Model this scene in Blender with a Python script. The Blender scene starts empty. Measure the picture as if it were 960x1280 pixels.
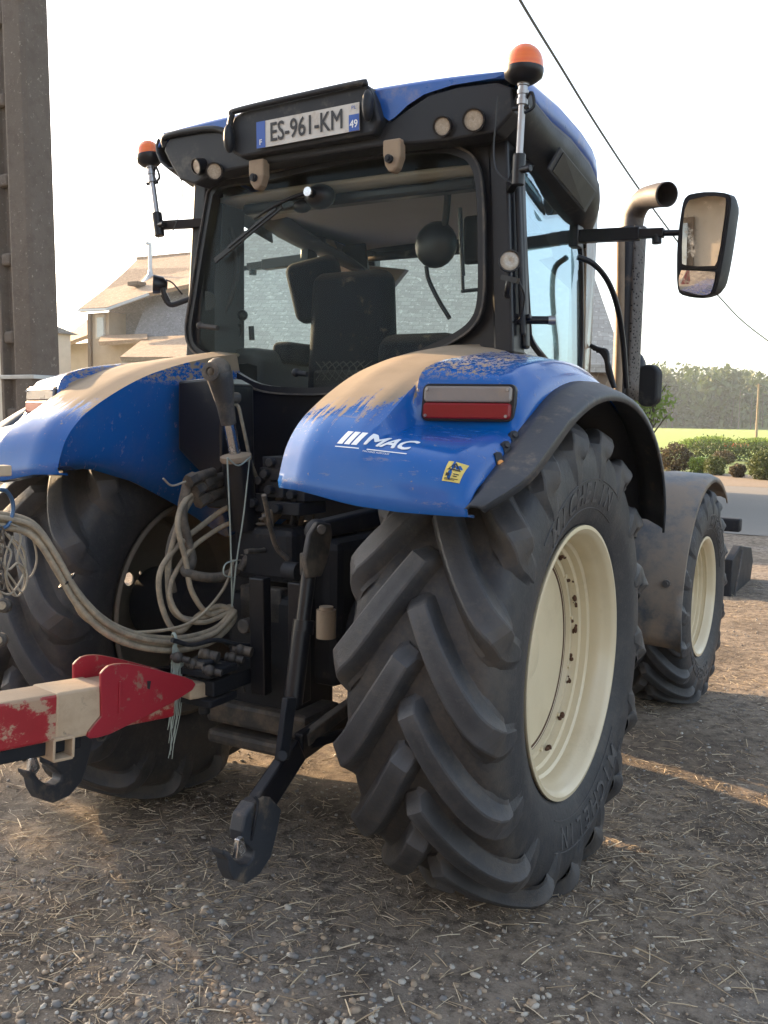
import bpy, bmesh, math, random
import numpy as np
from mathutils import Vector, Matrix, noise
from mathutils.bvhtree import BVHTree
random.seed(7); rng = np.random.default_rng(11)
S = bpy.context.scene
COL = S.collection
R = math.radians

# ---------------------------------------------------------------- camera, sky, sun, exposure
F_PX, CX, CY, CZ, YAW, PIT, ROL = 1193.02, 2.2878, -3.4011, 1.7684, -0.5198, 0.0985, 0.0140
cF = Vector((math.sin(YAW)*math.cos(PIT), math.cos(YAW)*math.cos(PIT), -math.sin(PIT)))
cR0 = Vector((math.cos(YAW), -math.sin(YAW), 0)); cU0 = cR0.cross(cF)
cR = cR0*math.cos(ROL)+cU0*math.sin(ROL); cU = cU0*math.cos(ROL)-cR0*math.sin(ROL)
CAM = Vector((CX, CY, CZ))
cd = bpy.data.cameras.new('camera'); cam = bpy.data.objects.new('camera', cd); COL.objects.link(cam)
cam.matrix_world = Matrix(((cR.x, cU.x, -cF.x, CX), (cR.y, cU.y, -cF.y, CY), (cR.z, cU.z, -cF.z, CZ), (0, 0, 0, 1)))
cd.sensor_fit = 'VERTICAL'; cd.sensor_height = 24; cd.lens = F_PX/1280*24
cd.clip_start = .05; cd.clip_end = 5000
S.camera = cam
SUN_EL, SUN_AZ = 17.0, 13.0          # sun stands left of the tractor (-X), slightly ahead (+Y)
to_sun = Vector((-math.cos(R(SUN_AZ))*math.cos(R(SUN_EL)), math.sin(R(SUN_AZ))*math.cos(R(SUN_EL)), math.sin(R(SUN_EL))))
W = bpy.data.worlds.new('World'); S.world = W; W.use_nodes = True
nt = W.node_tree; bg = nt.nodes['Background']
sky = nt.nodes.new('ShaderNodeTexSky'); sky.sky_type = 'NISHITA'; sky.sun_disc = False
sky.sun_elevation = R(SUN_EL); sky.sun_rotation = math.atan2(to_sun.x, to_sun.y)
sky.air_density = 1.0; sky.dust_density = 2.5; sky.ozone_density = 1.0
hs_ = nt.nodes.new('ShaderNodeHueSaturation'); hs_.inputs['Saturation'].default_value = .62; hs_.inputs['Value'].default_value = 1.15; nt.links.new(sky.outputs[0], hs_.inputs['Color']); nt.links.new(hs_.outputs[0], bg.inputs[0]); bg.inputs[1].default_value = 0.15
sl = bpy.data.lights.new('sun', 'SUN'); sl.energy = 5.0; sl.angle = R(.6); sl.color = (1, .69, .39)
so = bpy.data.objects.new('sun', sl); COL.objects.link(so); so.rotation_euler = to_sun.to_track_quat('Z', 'Y').to_euler()
S.view_settings.view_transform = 'Standard'; S.view_settings.look = 'None'
S.view_settings.exposure = 1.68; S.view_settings.gamma = 1
S.view_settings.use_curve_mapping = False
S.cycles.max_bounces = 7; S.cycles.transparent_max_bounces = 14; S.cycles.volume_bounces = 0
S.cycles.caustics_reflective = False; S.cycles.caustics_refractive = False

def U(px, py, x=None, y=None, z=None):
    """a point of the place: where the line of sight of a photo pixel meets a given plane of the tractor frame"""
    d = cF + cR*((px-480)/F_PX) + cU*((640-py)/F_PX)
    if x is not None: t = (x-CAM.x)/d.x
    elif y is not None: t = (y-CAM.y)/d.y
    else: t = (z-CAM.z)/d.z
    return CAM + d*t
def UD(px, py, dist):
    d = cF + cR*((px-480)/F_PX) + cU*((640-py)/F_PX)
    return CAM + d*dist

# ---------------------------------------------------------------- materials
class NT:
    def __init__(s, name):
        s.m = bpy.data.materials.new(name); s.m.use_nodes = True
        s.t = s.m.node_tree; s.n = s.t.nodes; s.b = s.n['Principled BSDF']; s.out = s.n['Material Output']
        tc = s.n.new('ShaderNodeTexCoord'); s.co = tc.outputs['Object']; s.tc = tc
    def L(s, a, b): s.t.links.new(a, b)
    def noise(s, scale, detail=4, rough=.6, co=None, dist=0):
        k = s.n.new('ShaderNodeTexNoise'); k.inputs['Scale'].default_value = scale; k.inputs['Detail'].default_value = detail
        k.inputs['Roughness'].default_value = rough; k.inputs['Distortion'].default_value = dist
        s.L(co or s.co, k.inputs['Vector']); return k.outputs['Fac']
    def vor(s, scale, co=None, out='Distance', feature='F1'):
        k = s.n.new('ShaderNodeTexVoronoi'); k.inputs['Scale'].default_value = scale; k.feature = feature
        s.L(co or s.co, k.inputs['Vector']); return k.outputs[out]
    def ramp(s, fac, a, b, c0=(0, 0, 0), c1=(1, 1, 1)):
        k = s.n.new('ShaderNodeValToRGB'); e = k.color_ramp.elements
        e[0].position = a; e[1].position = b; e[0].color = (*c0, 1); e[1].color = (*c1, 1)
        s.L(fac, k.inputs[0]); return k.outputs[0]
    def val(s, v):
        k = s.n.new('ShaderNodeValue'); k.outputs[0].default_value = v; return k.outputs[0]
    def math(s, op, a, b=None, c=None, clamp=False):
        k = s.n.new('ShaderNodeMath'); k.operation = op; k.use_clamp = clamp
        for i, v in enumerate((a, b, c)):
            if v is None: continue
            if isinstance(v, (int, float)): k.inputs[i].default_value = v
            else: s.L(v, k.inputs[i])
        return k.outputs[0]
    def sstep(s, v, a, b, o0=0, o1=1):
        k = s.n.new('ShaderNodeMapRange'); k.interpolation_type = 'SMOOTHSTEP'
        k.inputs[1].default_value = a; k.inputs[2].default_value = b; k.inputs[3].default_value = o0; k.inputs[4].default_value = o1
        s.L(v, k.inputs[0]); return k.outputs[0]
    def mix(s, fac, a, b):
        k = s.n.new('ShaderNodeMix'); k.data_type = 'RGBA'
        if isinstance(fac, (int, float)): k.inputs[0].default_value = fac
        else: s.L(fac, k.inputs[0])
        for i, v in ((6, a), (7, b)):
            if isinstance(v, tuple): k.inputs[i].default_value = (*v, 1)
            else: s.L(v, k.inputs[i])
        return k.outputs[2]
    def xyz(s, co=None):
        k = s.n.new('ShaderNodeSeparateXYZ'); s.L(co or s.co, k.inputs[0]); return k.outputs
    def mapping(s, scale=(1, 1, 1), rot=(0, 0, 0)):
        k = s.n.new('ShaderNodeMapping'); k.inputs['Scale'].default_value = scale; k.inputs['Rotation'].default_value = rot
        s.L(s.co, k.inputs[0]); return k.outputs[0]
    def set(s, k, v):
        i = s.b.inputs[k]
        if isinstance(v, tuple) and len(v) == 3: i.default_value = (*v, 1)
        elif isinstance(v, (int, float)): i.default_value = v
        else: s.L(v, i)
    def bump(s, h, strength=.3, dist=.01, prev=None):
        k = s.n.new('ShaderNodeBump'); k.inputs['Strength'].default_value = strength; k.inputs['Distance'].default_value = dist
        s.L(h, k.inputs['Height'])
        if prev is not None: s.L(prev, k.inputs['Normal'])
        s.L(k.outputs[0], s.b.inputs['Normal']); return k.outputs[0]
    def normal_z(s):
        g = s.n.new('ShaderNodeNewGeometry'); k = s.n.new('ShaderNodeSeparateXYZ'); s.L(g.outputs['Normal'], k.inputs[0]); return k.outputs[2]

DUST = (.30, .225, .15)
def pm(name, col, rough=.5, metal=0, coat=0, var=.25, vscale=8, dust=.0, dcol=DUST, dscale=5, bump=.15, bscale=60, wear=None, topdust=.35, spec=None):
    """painted / plastic / metal surface with colour variation, dust in patches and on upward faces, fine bump"""
    m = NT(name)
    n1 = m.noise(vscale, 5, .65)
    c = m.mix(n1, tuple(v*(1-var) for v in col), tuple(min(1, v*(1+var)) for v in col))
    rr = m.math('MULTIPLY_ADD', n1, .25, rough-.12, clamp=True)
    if wear:
        w = m.ramp(m.noise(vscale*3, 6, .7, dist=.3), .60, .66)
        c = m.mix(w, c, wear)
    if dust > 0:
        nz = m.normal_z()
        up = m.math('MULTIPLY', m.sstep(nz, .2, .95), topdust)
        dn = m.noise(dscale, 8, .7)
        k = m.math('ADD', m.sstep(dn, .62-dust*.45, .80-dust*.3), up, clamp=True)
        k = m.math('MULTIPLY', k, min(1, .35+dust))
        c = m.mix(k, c, dcol)
        rr = m.math('MAXIMUM', rr, m.math('MULTIPLY', k, .85))
        if metal: m.set('Metallic', m.math('MULTIPLY', m.math('SUBTRACT', 1, k), metal))
    elif metal: m.set('Metallic', metal)
    m.set('Base Color', c); m.set('Roughness', rr)
    if coat: m.set('Coat Weight', coat); m.set('Coat Roughness', .08)
    if spec is not None: m.set('Specular IOR Level', spec)
    m.bump(m.noise(bscale, 4, .6), bump, .003)
    return m.m

M = {}
M['black_paint'] = pm('black_paint', (.0035, .0045, .008), .36, dust=.06, dscale=7, topdust=.12, dcol=(.14, .11, .085), spec=.35)
M['dark_plastic'] = pm('dark_plastic', (.008, .010, .014), .5, dust=.16, dscale=6, topdust=.15, dcol=(.14, .12, .095), spec=.35)
M['under_metal'] = pm('under_metal', (.008, .010, .015), .6, dust=.16, dscale=9, dcol=(.08, .065, .05), topdust=.15, spec=.3)
M['dusty_metal'] = pm('dusty_metal', (.025, .024, .025), .6, dust=.45, dscale=9, dcol=(.12, .095, .07))
M['hinge_dust'] = pm('hinge_dust', (.22, .16, .11), .8, dust=.6)
M['chrome'] = pm('chrome', (.55, .55, .56), .25, metal=1, dust=.3, dscale=20)
M['steel'] = pm('steel', (.30, .30, .31), .35, metal=.9, dust=.25)
M['hose_tan'] = pm('hose_tan', (.20, .165, .12), .75, dust=.5, dcol=(.36, .29, .20), dscale=14, vscale=20)
M['hose_dark'] = pm('hose_dark', (.05, .045, .04), .7, dust=.5, dcol=(.17, .135, .10), dscale=10)
M['twine'] = pm('twine', (.30, .34, .30), .8, vscale=30, var=.4)
M['cord'] = pm('cord', (.28, .25, .20), .8, vscale=30, var=.3)
M['seat_fabric'] = pm('seat_fabric', (.006, .008, .016), .85, dust=.08, dscale=10, bump=.2, bscale=40, spec=.1)
M['seat_grey'] = pm('seat_grey', (.03, .034, .04), .8, dust=.2, bump=.2, bscale=40)
M['headliner'] = pm('headliner', (.34, .32, .30), .9, var=.1)
M['trim_grey'] = pm('trim_grey', (.03, .032, .036), .7)
M['red_lens'] = pm('red_lens', (.20, .003, .006), .35, coat=.15, var=.15, topdust=0, spec=.3)
M['clear_lens'] = pm('clear_lens', (.19, .165, .15), .3, coat=.3, dust=.3, dscale=7)
M['lamp_glass'] = pm('lamp_glass', (.36, .32, .26), .25, coat=.8, vscale=120, var=.5, dust=.3)
M['orange_button'] = pm('orange_button', (.75, .30, .05), .4)
M['yellow_sticker'] = pm('yellow_sticker', (.62, .47, .10), .5, dust=.1)
M['white_print'] = pm('white_print', (.74, .76, .78), .5, dust=.05, dscale=20, topdust=0)
M['black_print'] = pm('black_print', (.012, .012, .014), .5)
M['plate_white'] = pm('plate_white', (.50, .48, .44), .45, dust=.3, dscale=12, topdust=0)
M['plate_blue'] = pm('plate_blue', (.02, .08, .34), .45)
M['steel_wire'] = pm('steel_wire', (.05, .05, .05), .6)
M['pole_wood'] = pm('pole_wood', (.30, .22, .15), .85)
M['galvanised'] = pm('galvanised', (.42, .43, .44), .45, metal=.7)

def m_blue():
    m = NT('blue_paint'); X = m.xyz(); ax = m.math('ABSOLUTE', X[0])
    n1 = m.noise(3, 5, .6)
    blue = m.mix(n1, (.0004, .068, .27), (.0008, .095, .36))
    # dusty band along the crest, inboard of the lamp housing; ragged run-offs at its lower edge
    st = m.noise(1, 5, .75, co=m.mapping((55, 4, 3)))
    st2 = m.noise(26, 6, .7)
    edge = m.math('ADD', m.math('MULTIPLY', m.math('SUBTRACT', st, .5), .34), m.math('MULTIPLY', m.math('SUBTRACT', st2, .5), .10))
    zz = m.math('ADD', X[2], edge)
    zz = m.math('ADD', zz, m.math('MULTIPLY', ax, -.10))
    a = m.math('MULTIPLY', m.sstep(zz, 1.690, 1.730), m.sstep(m.math('ADD', m.math('MULTIPLY', m.noise(120, 4, .7), .5), m.math('MULTIPLY', m.sstep(zz, 1.69, 1.86), .75)), .28, .46))
    bx = m.sstep(m.math('ADD', ax, m.math('MULTIPLY', m.math('SUBTRACT', st2, .5), .16)), .815, .83, 1, 0)
    inner = m.math('MULTIPLY', a, bx)
    # inner side wall stays clean below the crest
    gN = m.n.new('ShaderNodeNewGeometry'); sN = m.n.new('ShaderNodeSeparateXYZ'); m.L(gN.outputs['Normal'], sN.inputs[0])
    wall = m.math('MAXIMUM', m.sstep(m.math('ABSOLUTE', sN.outputs[0]), .80, .70), m.sstep(m.math('ADD', X[2], m.math('MULTIPLY', edge, .4)), 1.985, 1.995))
    inner = m.math('MULTIPLY', inner, wall)
    # flecks of dried mud on top of the lamp housing
    fl = m.math('MULTIPLY', m.ramp(m.noise(1, 7, .8, co=m.mapping((60, 30, 60))), .50, .53), m.sstep(X[2], 1.885, 1.925))
    fl = m.math('MULTIPLY', fl, m.sstep(ax, 1.10, 1.0))
    # small splashes lower down
    sp = m.math('MULTIPLY', m.ramp(m.noise(38, 5, .75), .645, .66), m.ramp(m.noise(4.2, 3, .6), .54, .60))
    film = m.math('MULTIPLY', m.sstep(m.noise(5, 7, .7), .45, .8), .10)
    scr = m.math('MULTIPLY', m.ramp(m.noise(1, 7, .8, co=m.mapping((6, 30, 22), (0.5, .3, .2))), .60, .66), .35)
    d = m.math('MAXIMUM', inner, m.math('MAXIMUM', fl, sp)); d = m.math('MAXIMUM', d, film)
    d = m.math('MAXIMUM', d, scr)
    dc = m.mix(m.noise(9, 5, .7), (.20, .15, .10), (.32, .245, .17))
    m.set('Base Color', m.mix(d, blue, dc))
    m.set('Roughness', m.math('MULTIPLY_ADD', d, .60, .20)); m.set('Specular IOR Level', .35); m.set('Coat Weight', m.math('MULTIPLY', m.math('SUBTRACT', 1, d), .30))
    m.set('Coat Roughness', .07)
    b = m.bump(m.noise(5, 3, .5), .06, .02)
    m.bump(m.math('ADD', d, m.math('MULTIPLY', m.noise(90, 3, .6), .3)), .25, .002, b)
    return m.m
M['blue_paint'] = m_blue()
M['roof_blue'] = pm('roof_blue', (.0006, .072, .32), .3, coat=.25, dust=.22, dscale=6, topdust=.1, var=.2)
def m_rubber(name, c0, c1, dusty):
    m = NT(name)
    n1 = m.noise(7, 8, .7); n2 = m.noise(55, 5, .7)
    g = m.n.new('ShaderNodeNewGeometry')
    c = m.mix(n1, c0, c1)
    pt = m.sstep(g.outputs['Pointiness'], .508, .56)
    c = m.mix(m.math('MULTIPLY', pt, .42), c, (.10, .10, .105))
    c = m.mix(m.math('MULTIPLY', m.ramp(m.noise(16, 8, .8), .56, .64), .35), c, (.075, .07, .065))
    k = m.math('MULTIPLY', m.sstep(m.math('ADD', m.math('MULTIPLY', n1, .6), m.math('MULTIPLY', n2, .4)), .48, .66), dusty)
    c = m.mix(k, c, (.10, .085, .07))
    X = m.xyz(); rad = m.math('SQRT', m.math('ADD', m.math('MULTIPLY', X[1], X[1]), m.math('MULTIPLY', X[2], X[2])))
    soil = m.math('MULTIPLY', m.math('MULTIPLY', m.sstep(rad, .885, .855), m.sstep(rad, .70, .80)), m.sstep(m.math('ADD', m.math('MULTIPLY', n1, .7), m.math('MULTIPLY', n2, .3)), .36, .60))
    c = m.mix(m.math('MULTIPLY', soil, .5), c, (.065, .052, .040))
    m.set('Base Color', c); m.set('Roughness', m.math('MULTIPLY_ADD', n2, .35, .42))
    b = m.bump(n1, .3, .012); m.bump(m.math('ADD', n2, m.math('MULTIPLY', m.noise(160, 3, .6), .5)), .5, .003, b)
    return m.m
M['tyre_rubber'] = m_rubber('tyre_rubber', (.007, .009, .013), (.024, .026, .032), .36)
M['tyre_lettering'] = m_rubber('tyre_lettering', (.014, .015, .017), (.03, .03, .032), .2)
M['fender_rubber'] = pm('fender_rubber', (.024, .029, .038), .5, dust=.2, dscale=7, topdust=.10, bump=.3)
M['front_fender'] = pm('front_fender', (.06, .075, .09), .5, dust=.58, dscale=3.2, dcol=(.24, .19, .145), topdust=.1, bump=.3)
def m_rim():
    m = NT('cream_rim'); X = m.xyz()
    n1 = m.noise(4, 6, .6); n2 = m.noise(30, 7, .75)
    c = m.mix(n1, (.53, .44, .29), (.64, .55, .38))
    c = m.mix(m.math('MULTIPLY', m.sstep(n1, .5, .8), .35), c, (.36, .27, .16))
    rust = m.math('MAXIMUM', m.ramp(n2, .71, .75), m.math('MULTIPLY', m.ramp(m.noise(3, 8, .8), .58, .75), .22))
    c = m.mix(rust, c, (.07, .035, .02))
    m.set('Base Color', c); m.set('Roughness', m.math('MULTIPLY_ADD', n1, .3, .22)); m.set('Coat Weight', .25)
    m.bump(m.noise(12, 4, .6), .12, .01)
    return m.m
M['cream_rim'] = m_rim()
M['rust'] = pm('rust', (.075, .035, .018), .9, vscale=40, var=.5)
M['rim_mud_shade'] = pm('rim_mud_shade', (.10, .085, .065), .8, dust=.4, dcol=(.14, .11, .08))  # muddy rim, its cream darkened to carry the shade on the left wheel
def m_red():
    m = NT('red_paint'); n1 = m.noise(6, 7, .7); n2 = m.noise(1.0, 7, .75, co=m.mapping((3, 9, 14)))
    red = m.mix(m.noise(5, 4), (.24, .008, .014), (.36, .016, .026))
    nz = m.normal_z()
    d = m.math('MAXIMUM', m.math('MULTIPLY', m.sstep(nz, .3, .8), .95), m.math('MULTIPLY', m.sstep(n2, .50, .58), .88))
    c = m.mix(d, red, m.mix(n1, (.30, .21, .13), (.48, .37, .25)))
    c = m.mix(m.math('MULTIPLY', m.ramp(m.noise(9, 6, .7), .62, .68), .8), c, (.035, .03, .03))
    m.set('Base Color', c); m.set('Roughness', m.math('MULTIPLY_ADD', d, .4, .42)); m.bump(n1, .2, .006)
    return m.m
M['red_paint'] = m_red()
def m_redclean():
    m = NT('red_plate'); n2 = m.noise(14, 7, .75)
    red = m.mix(m.noise(5, 4), (.24, .006, .016), (.36, .014, .03))
    d = m.math('MAXIMUM', m.math('MULTIPLY', m.sstep(m.normal_z(), .3, .8), .7), m.math('MULTIPLY', m.sstep(n2, .57, .65), .75))
    m.set('Base Color', m.mix(d, red, (.24, .16, .11))); m.set('Roughness', .5); m.bump(n2, .15, .004)
    return m.m
M['red_plate'] = m_redclean()
M['beam_dust'] = pm('beam_dust', (.40, .29, .19), .85, var=.3, dust=.5, dcol=(.50, .38, .26), wear=(.06, .05, .045))
def m_glass(name, tint, dirt=.25, dcol=(.45, .42, .36), f0=.0):
    m = NT(name)
    tr = m.n.new('ShaderNodeBsdfTransparent'); tr.inputs[0].default_value = (*tint, 1)
    gl = m.n.new('ShaderNodeBsdfGlossy'); gl.inputs['Roughness'].default_value = .02; gl.inputs[0].default_value = (.70, .87, 1, 1)
    lw = m.n.new('ShaderNodeLayerWeight'); lw.inputs[0].default_value = .5
    fres = m.math('MULTIPLY_ADD', m.math('POWER', lw.outputs['Facing'], 4.0), .8, .003)
    mx = m.n.new('ShaderNodeMixShader'); m.L(m.math('ADD', fres, f0, clamp=True), mx.inputs[0]); m.L(tr.outputs[0], mx.inputs[1]); m.L(gl.outputs[0], mx.inputs[2])
    df = m.n.new('ShaderNodeBsdfDiffuse'); df.inputs[0].default_value = (*dcol, 1)
    k = m.math('ADD', m.math('MULTIPLY', m.ramp(m.noise(70, 3, .6), .72, .78), .10), m.math('MULTIPLY', m.noise(6, 6, .7), dirt), clamp=True)
    m2 = m.n.new('ShaderNodeMixShader'); m.L(k, m2.inputs[0]); m.L(mx.outputs[0], m2.inputs[1]); m.L(df.outputs[0], m2.inputs[2])
    m.L(m2.outputs[0], m.out.inputs[0]); return m.m
M['glass'] = m_glass('tinted_glass', (.97, .995, .975), .008)
M['door_glass'] = m_glass('door_glass', (.80, .90, .88), .02, f0=.22)
M['dusty_glass'] = m_glass('dusty_glass', (.75, .68, .60), 1.15, (.42, .32, .24))
M['house_glass'] = pm('house_glass', (.30, .33, .34), .15, coat=1)
def m_mirror():
    m = NT('mirror_glass'); m.set('Base Color', (.75, .77, .78)); m.set('Metallic', 1.0)
    m.set('Roughness', m.math('MULTIPLY', m.sstep(m.noise(30, 5, .7), .5, .8), .3)); return m.m
M['mirror_glass'] = m_mirror()
def m_amber():
    m = NT('amber_lens'); z = m.noise(1, 2, .5, co=m.mapping((2, 2, 90)))
    m.set('Base Color', m.mix(z, (.80, .11, .005), (1.0, .25, .015))); m.set('Transmission Weight', .2); m.set('Roughness', .25)
    m.set('Coat Weight', .6); m.set('Subsurface Weight', .3); m.bump(z, .3, .004); return m.m
M['amber_lens'] = m_amber()

# ---------------------------------------------------------------- mesh tools
LOCAL = set()                     # parents whose children are modelled in the parent's own frame
def wloc(p):
    l = Vector(p.location)
    while p.parent is not None:
        l = l+Vector(p.matrix_parent_inverse.translation)+Vector(p.parent.location); p = p.parent
    return l
def attach(o, parent):
    o.parent = parent
    if parent.name not in LOCAL:
        l = wloc(parent)
        if l.length > 1e-6: o.matrix_parent_inverse = Matrix.Translation(-l)
def obj(name, me, mat=None, parent=None, smooth=None, bevel=0, solid=0, subsurf=0):
    o = bpy.data.objects.new(name, me); COL.objects.link(o)
    if mat is not None: me.materials.append(M[mat] if isinstance(mat, str) else mat)
    if parent is not None: attach(o, parent)
    if smooth is not None:
        for p in me.polygons: p.use_smooth = True
        if smooth < 170:
            bm = bmesh.new(); bm.from_mesh(me)
            for e in bm.edges:
                if len(e.link_faces) == 2 and e.calc_face_angle(0) > R(smooth): e.smooth = False
            bm.to_mesh(me); bm.free()
    if solid:
        k = o.modifiers.new('solid', 'SOLIDIFY'); k.thickness = solid; k.offset = -1
    if bevel:
        k = o.modifiers.new('bevel', 'BEVEL'); k.width = bevel; k.segments = 2; k.limit_method = 'ANGLE'; k.angle_limit = R(40)
        k.harden_normals = False
    if subsurf:
        k = o.modifiers.new('sub', 'SUBSURF'); k.levels = subsurf; k.render_levels = subsurf
    return o
class MB:
    def __init__(s): s.v = []; s.f = []
    def add(s, vs, fs, mat=None):
        b = len(s.v); s.v += [tuple(mat @ Vector(v)) if mat is not None else tuple(v) for v in vs]; s.f += [tuple(i+b for i in f) for f in fs]; return s
    def box(s, c, d, rot=None, taper=1.0):
        """centre, full size, optional rotation matrix, taper of the top face"""
        hx, hy, hz = d[0]/2, d[1]/2, d[2]/2; rot = rot or Matrix(); c = Vector(c)
        vs = [(-hx, -hy, -hz), (hx, -hy, -hz), (hx, hy, -hz), (-hx, hy, -hz)] + [(a*taper, b*taper, hz) for a, b in ((-hx, -hy), (hx, -hy), (hx, hy), (-hx, hy))]
        return s.add([c+(rot.to_3x3() @ Vector(v)) for v in vs], [(0, 3, 2, 1), (4, 5, 6, 7), (0, 1, 5, 4), (1, 2, 6, 5), (2, 3, 7, 6), (3, 0, 4, 7)])
    def bar(s, a, b, w, h, up=(0, 0, 1), w2=None, h2=None):
        a, b = Vector(a), Vector(b); t = (b-a).normalized(); u = Vector(up); x = t.cross(u).normalized(); u = x.cross(t)
        w2 = w if w2 is None else w2; h2 = h if h2 is None else h2
        vs = [a-x*w/2-u*h/2, a+x*w/2-u*h/2, a+x*w/2+u*h/2, a-x*w/2+u*h/2, b-x*w2/2-u*h2/2, b+x*w2/2-u*h2/2, b+x*w2/2+u*h2/2, b-x*w2/2+u*h2/2]
        return s.add(vs, [(0, 1, 2, 3), (7, 6, 5, 4), (0, 4, 5, 1), (1, 5, 6, 2), (2, 6, 7, 3), (3, 7, 4, 0)])
    def tube(s, pts, r, n=10, caps=True, smoothpath=True, sub=6):
        pts = [Vector(p) for p in pts]
        rs = r if isinstance(r, (list, tuple)) else [r]*len(pts)
        if smoothpath and len(pts) > 2:
            q = []; qr = []
            P = [pts[0]*2-pts[1]]+pts+[pts[-1]*2-pts[-2]]
            for i in range(1, len(P)-2):
                for k in range(sub):
                    t = k/sub; a, b, c, d = P[i-1:i+3]
                    q.append(.5*((2*b)+(c-a)*t+(2*a-5*b+4*c-d)*t*t+(-a+3*b-3*c+d)*t**3)); qr.append(rs[i-1]*(1-t)+rs[i]*t)
            q.append(pts[-1]); qr.append(rs[-1]); pts, rs = q, qr
        t0 = (pts[1]-pts[0]).normalized(); x = t0.orthogonal().normalized(); base = len(s.v); rings = []
        for i, p in enumerate(pts):
            t = (pts[min(i+1, len(pts)-1)]-pts[max(i-1, 0)]).normalized()
            x = (x-t*x.dot(t)); x = x.normalized() if x.length > 1e-6 else t.orthogonal().normalized(); y = t.cross(x)
            rings.append(len(s.v)); s.v += [tuple(p+(x*math.cos(a)+y*math.sin(a))*rs[i]) for a in [2*math.pi*k/n for k in range(n)]]
        for i in range(len(rings)-1):
            a, b = rings[i], rings[i+1]
            s.f += [(a+k, a+(k+1) % n, b+(k+1) % n, b+k) for k in range(n)]
        if caps: s.f += [tuple(rings[0]+k for k in reversed(range(n))), tuple(rings[-1]+k for k in range(n))]
        return s
    def cyl(s, a, b, r, r2=None, n=24): return s.tube([a, b], [r, r if r2 is None else r2], n, smoothpath=False)
    def lathe(s, prof, o=(0, 0, 0), axis=(0, 0, 1), n=48, closed=False):
        """profile (along axis, radius)"""
        o = Vector(o); t = Vector(axis).normalized(); x = t.orthogonal().normalized(); y = t.cross(x); b = len(s.v); m = len(prof)
        for k in range(n):
            a = 2*math.pi*k/n; d = x*math.cos(a)+y*math.sin(a)
            s.v += [tuple(o+t*h+d*r) for h, r in prof]
        for k in range(n):
            k2 = (k+1) % n
            for i in range(m if closed else m-1):
                j = (i+1) % m; s.f.append((b+k*m+i, b+k2*m+i, b+k2*m+j, b+k*m+j))
        return s
    def prism(s, poly, thick):
        """polygon (3-D points, planar) pushed by a vector, closed"""
        t = Vector(thick); n = len(poly); P = [Vector(p) for p in poly]
        s.add([tuple(p) for p in P]+[tuple(p+t) for p in P], [tuple(reversed(range(n))), tuple(range(n, 2*n))]+[(i, (i+1) % n, n+(i+1) % n, n+i) for i in range(n)])
        return s
    def grid(s, rows, closed_u=False):
        n = len(rows[0]); b = len(s.v)
        for r in rows: s.v += [tuple(p) for p in r]
        for i in range(len(rows)-1):
            for j in range(n-1): s.f.append((b+i*n+j, b+i*n+j+1, b+(i+1)*n+j+1, b+(i+1)*n+j))
        return s
    def sphere(s, c, r, n=12, sc=(1, 1, 1)):
        c = Vector(c); b = len(s.v); m = n//2
        prof = [(-math.cos(math.pi*i/m), math.sin(math.pi*i/m)) for i in range(m+1)]
        for k in range(n):
            a = 2*math.pi*k/n
            s.v += [tuple(c+Vector((q*math.cos(a)*sc[0], q*math.sin(a)*sc[1], h*sc[2]))*r) for h, q in prof]
        for k in range(n):
            for i in range(m): s.f.append((b+k*(m+1)+i, b+((k+1) % n)*(m+1)+i, b+((k+1) % n)*(m+1)+i+1, b+k*(m+1)+i+1))
        return s
    def mesh(s, name='mesh', fix=True):
        me = bpy.data.meshes.new(name); me.from_pydata(s.v, [], s.f); 
        if fix:
            bm = bmesh.new(); bm.from_mesh(me); bmesh.ops.remove_doubles(bm, verts=bm.verts, dist=1e-5)
            bmesh.ops.recalc_face_normals(bm, faces=bm.faces); bm.to_mesh(me); bm.free()
        me.update(); return me
    def build(s, name, mat, parent=None, smooth=None, bevel=0, solid=0, subsurf=0, fix=True):
        return obj(name, s.mesh(name, fix), mat, parent, smooth, bevel, solid, subsurf)
def tag(o, label=None, cat=None, group=None, kind=None):
    for k, v in (('label', label), ('category', cat), ('group', group), ('kind', kind)):
        if v: o[k] = v
    return o
def thing(name, loc, label, cat, group=None):
    o = bpy.data.objects.new(name, None); COL.objects.link(o); o.location = loc; o.empty_display_size = .1
    return tag(o, label, cat, group)
def part_empty(name, parent, loc=(0, 0, 0)):
    o = bpy.data.objects.new(name, None); COL.objects.link(o); o.parent = parent; o.location = loc; return o
def cr(pts, sub=5):
    """smooth curve through points (tuples of any length)"""
    P = [np.array(p, float) for p in pts]; P = [2*P[0]-P[1]]+P+[2*P[-1]-P[-2]]; q = []
    for i in range(1, len(P)-2):
        a, b, c, d = P[i-1:i+3]
        for k in range(sub):
            t = k/sub; q.append(.5*((2*b)+(c-a)*t+(2*a-5*b+4*c-d)*t*t+(-a+3*b-3*c+d)*t**3))
    q.append(P[-2]); return q
def resample(pts, n):
    P = [Vector(p) for p in pts]; L = [0]
    for a, b in zip(P, P[1:]): L.append(L[-1]+(b-a).length)
    out = []
    for k in range(n):
        t = L[-1]*k/(n-1); i = 0
        while i < len(P)-2 and L[i+1] < t: i += 1
        s = (t-L[i])/max(1e-9, L[i+1]-L[i]); out.append(P[i].lerp(P[i+1], min(1, max(0, s))))
    return out
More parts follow.
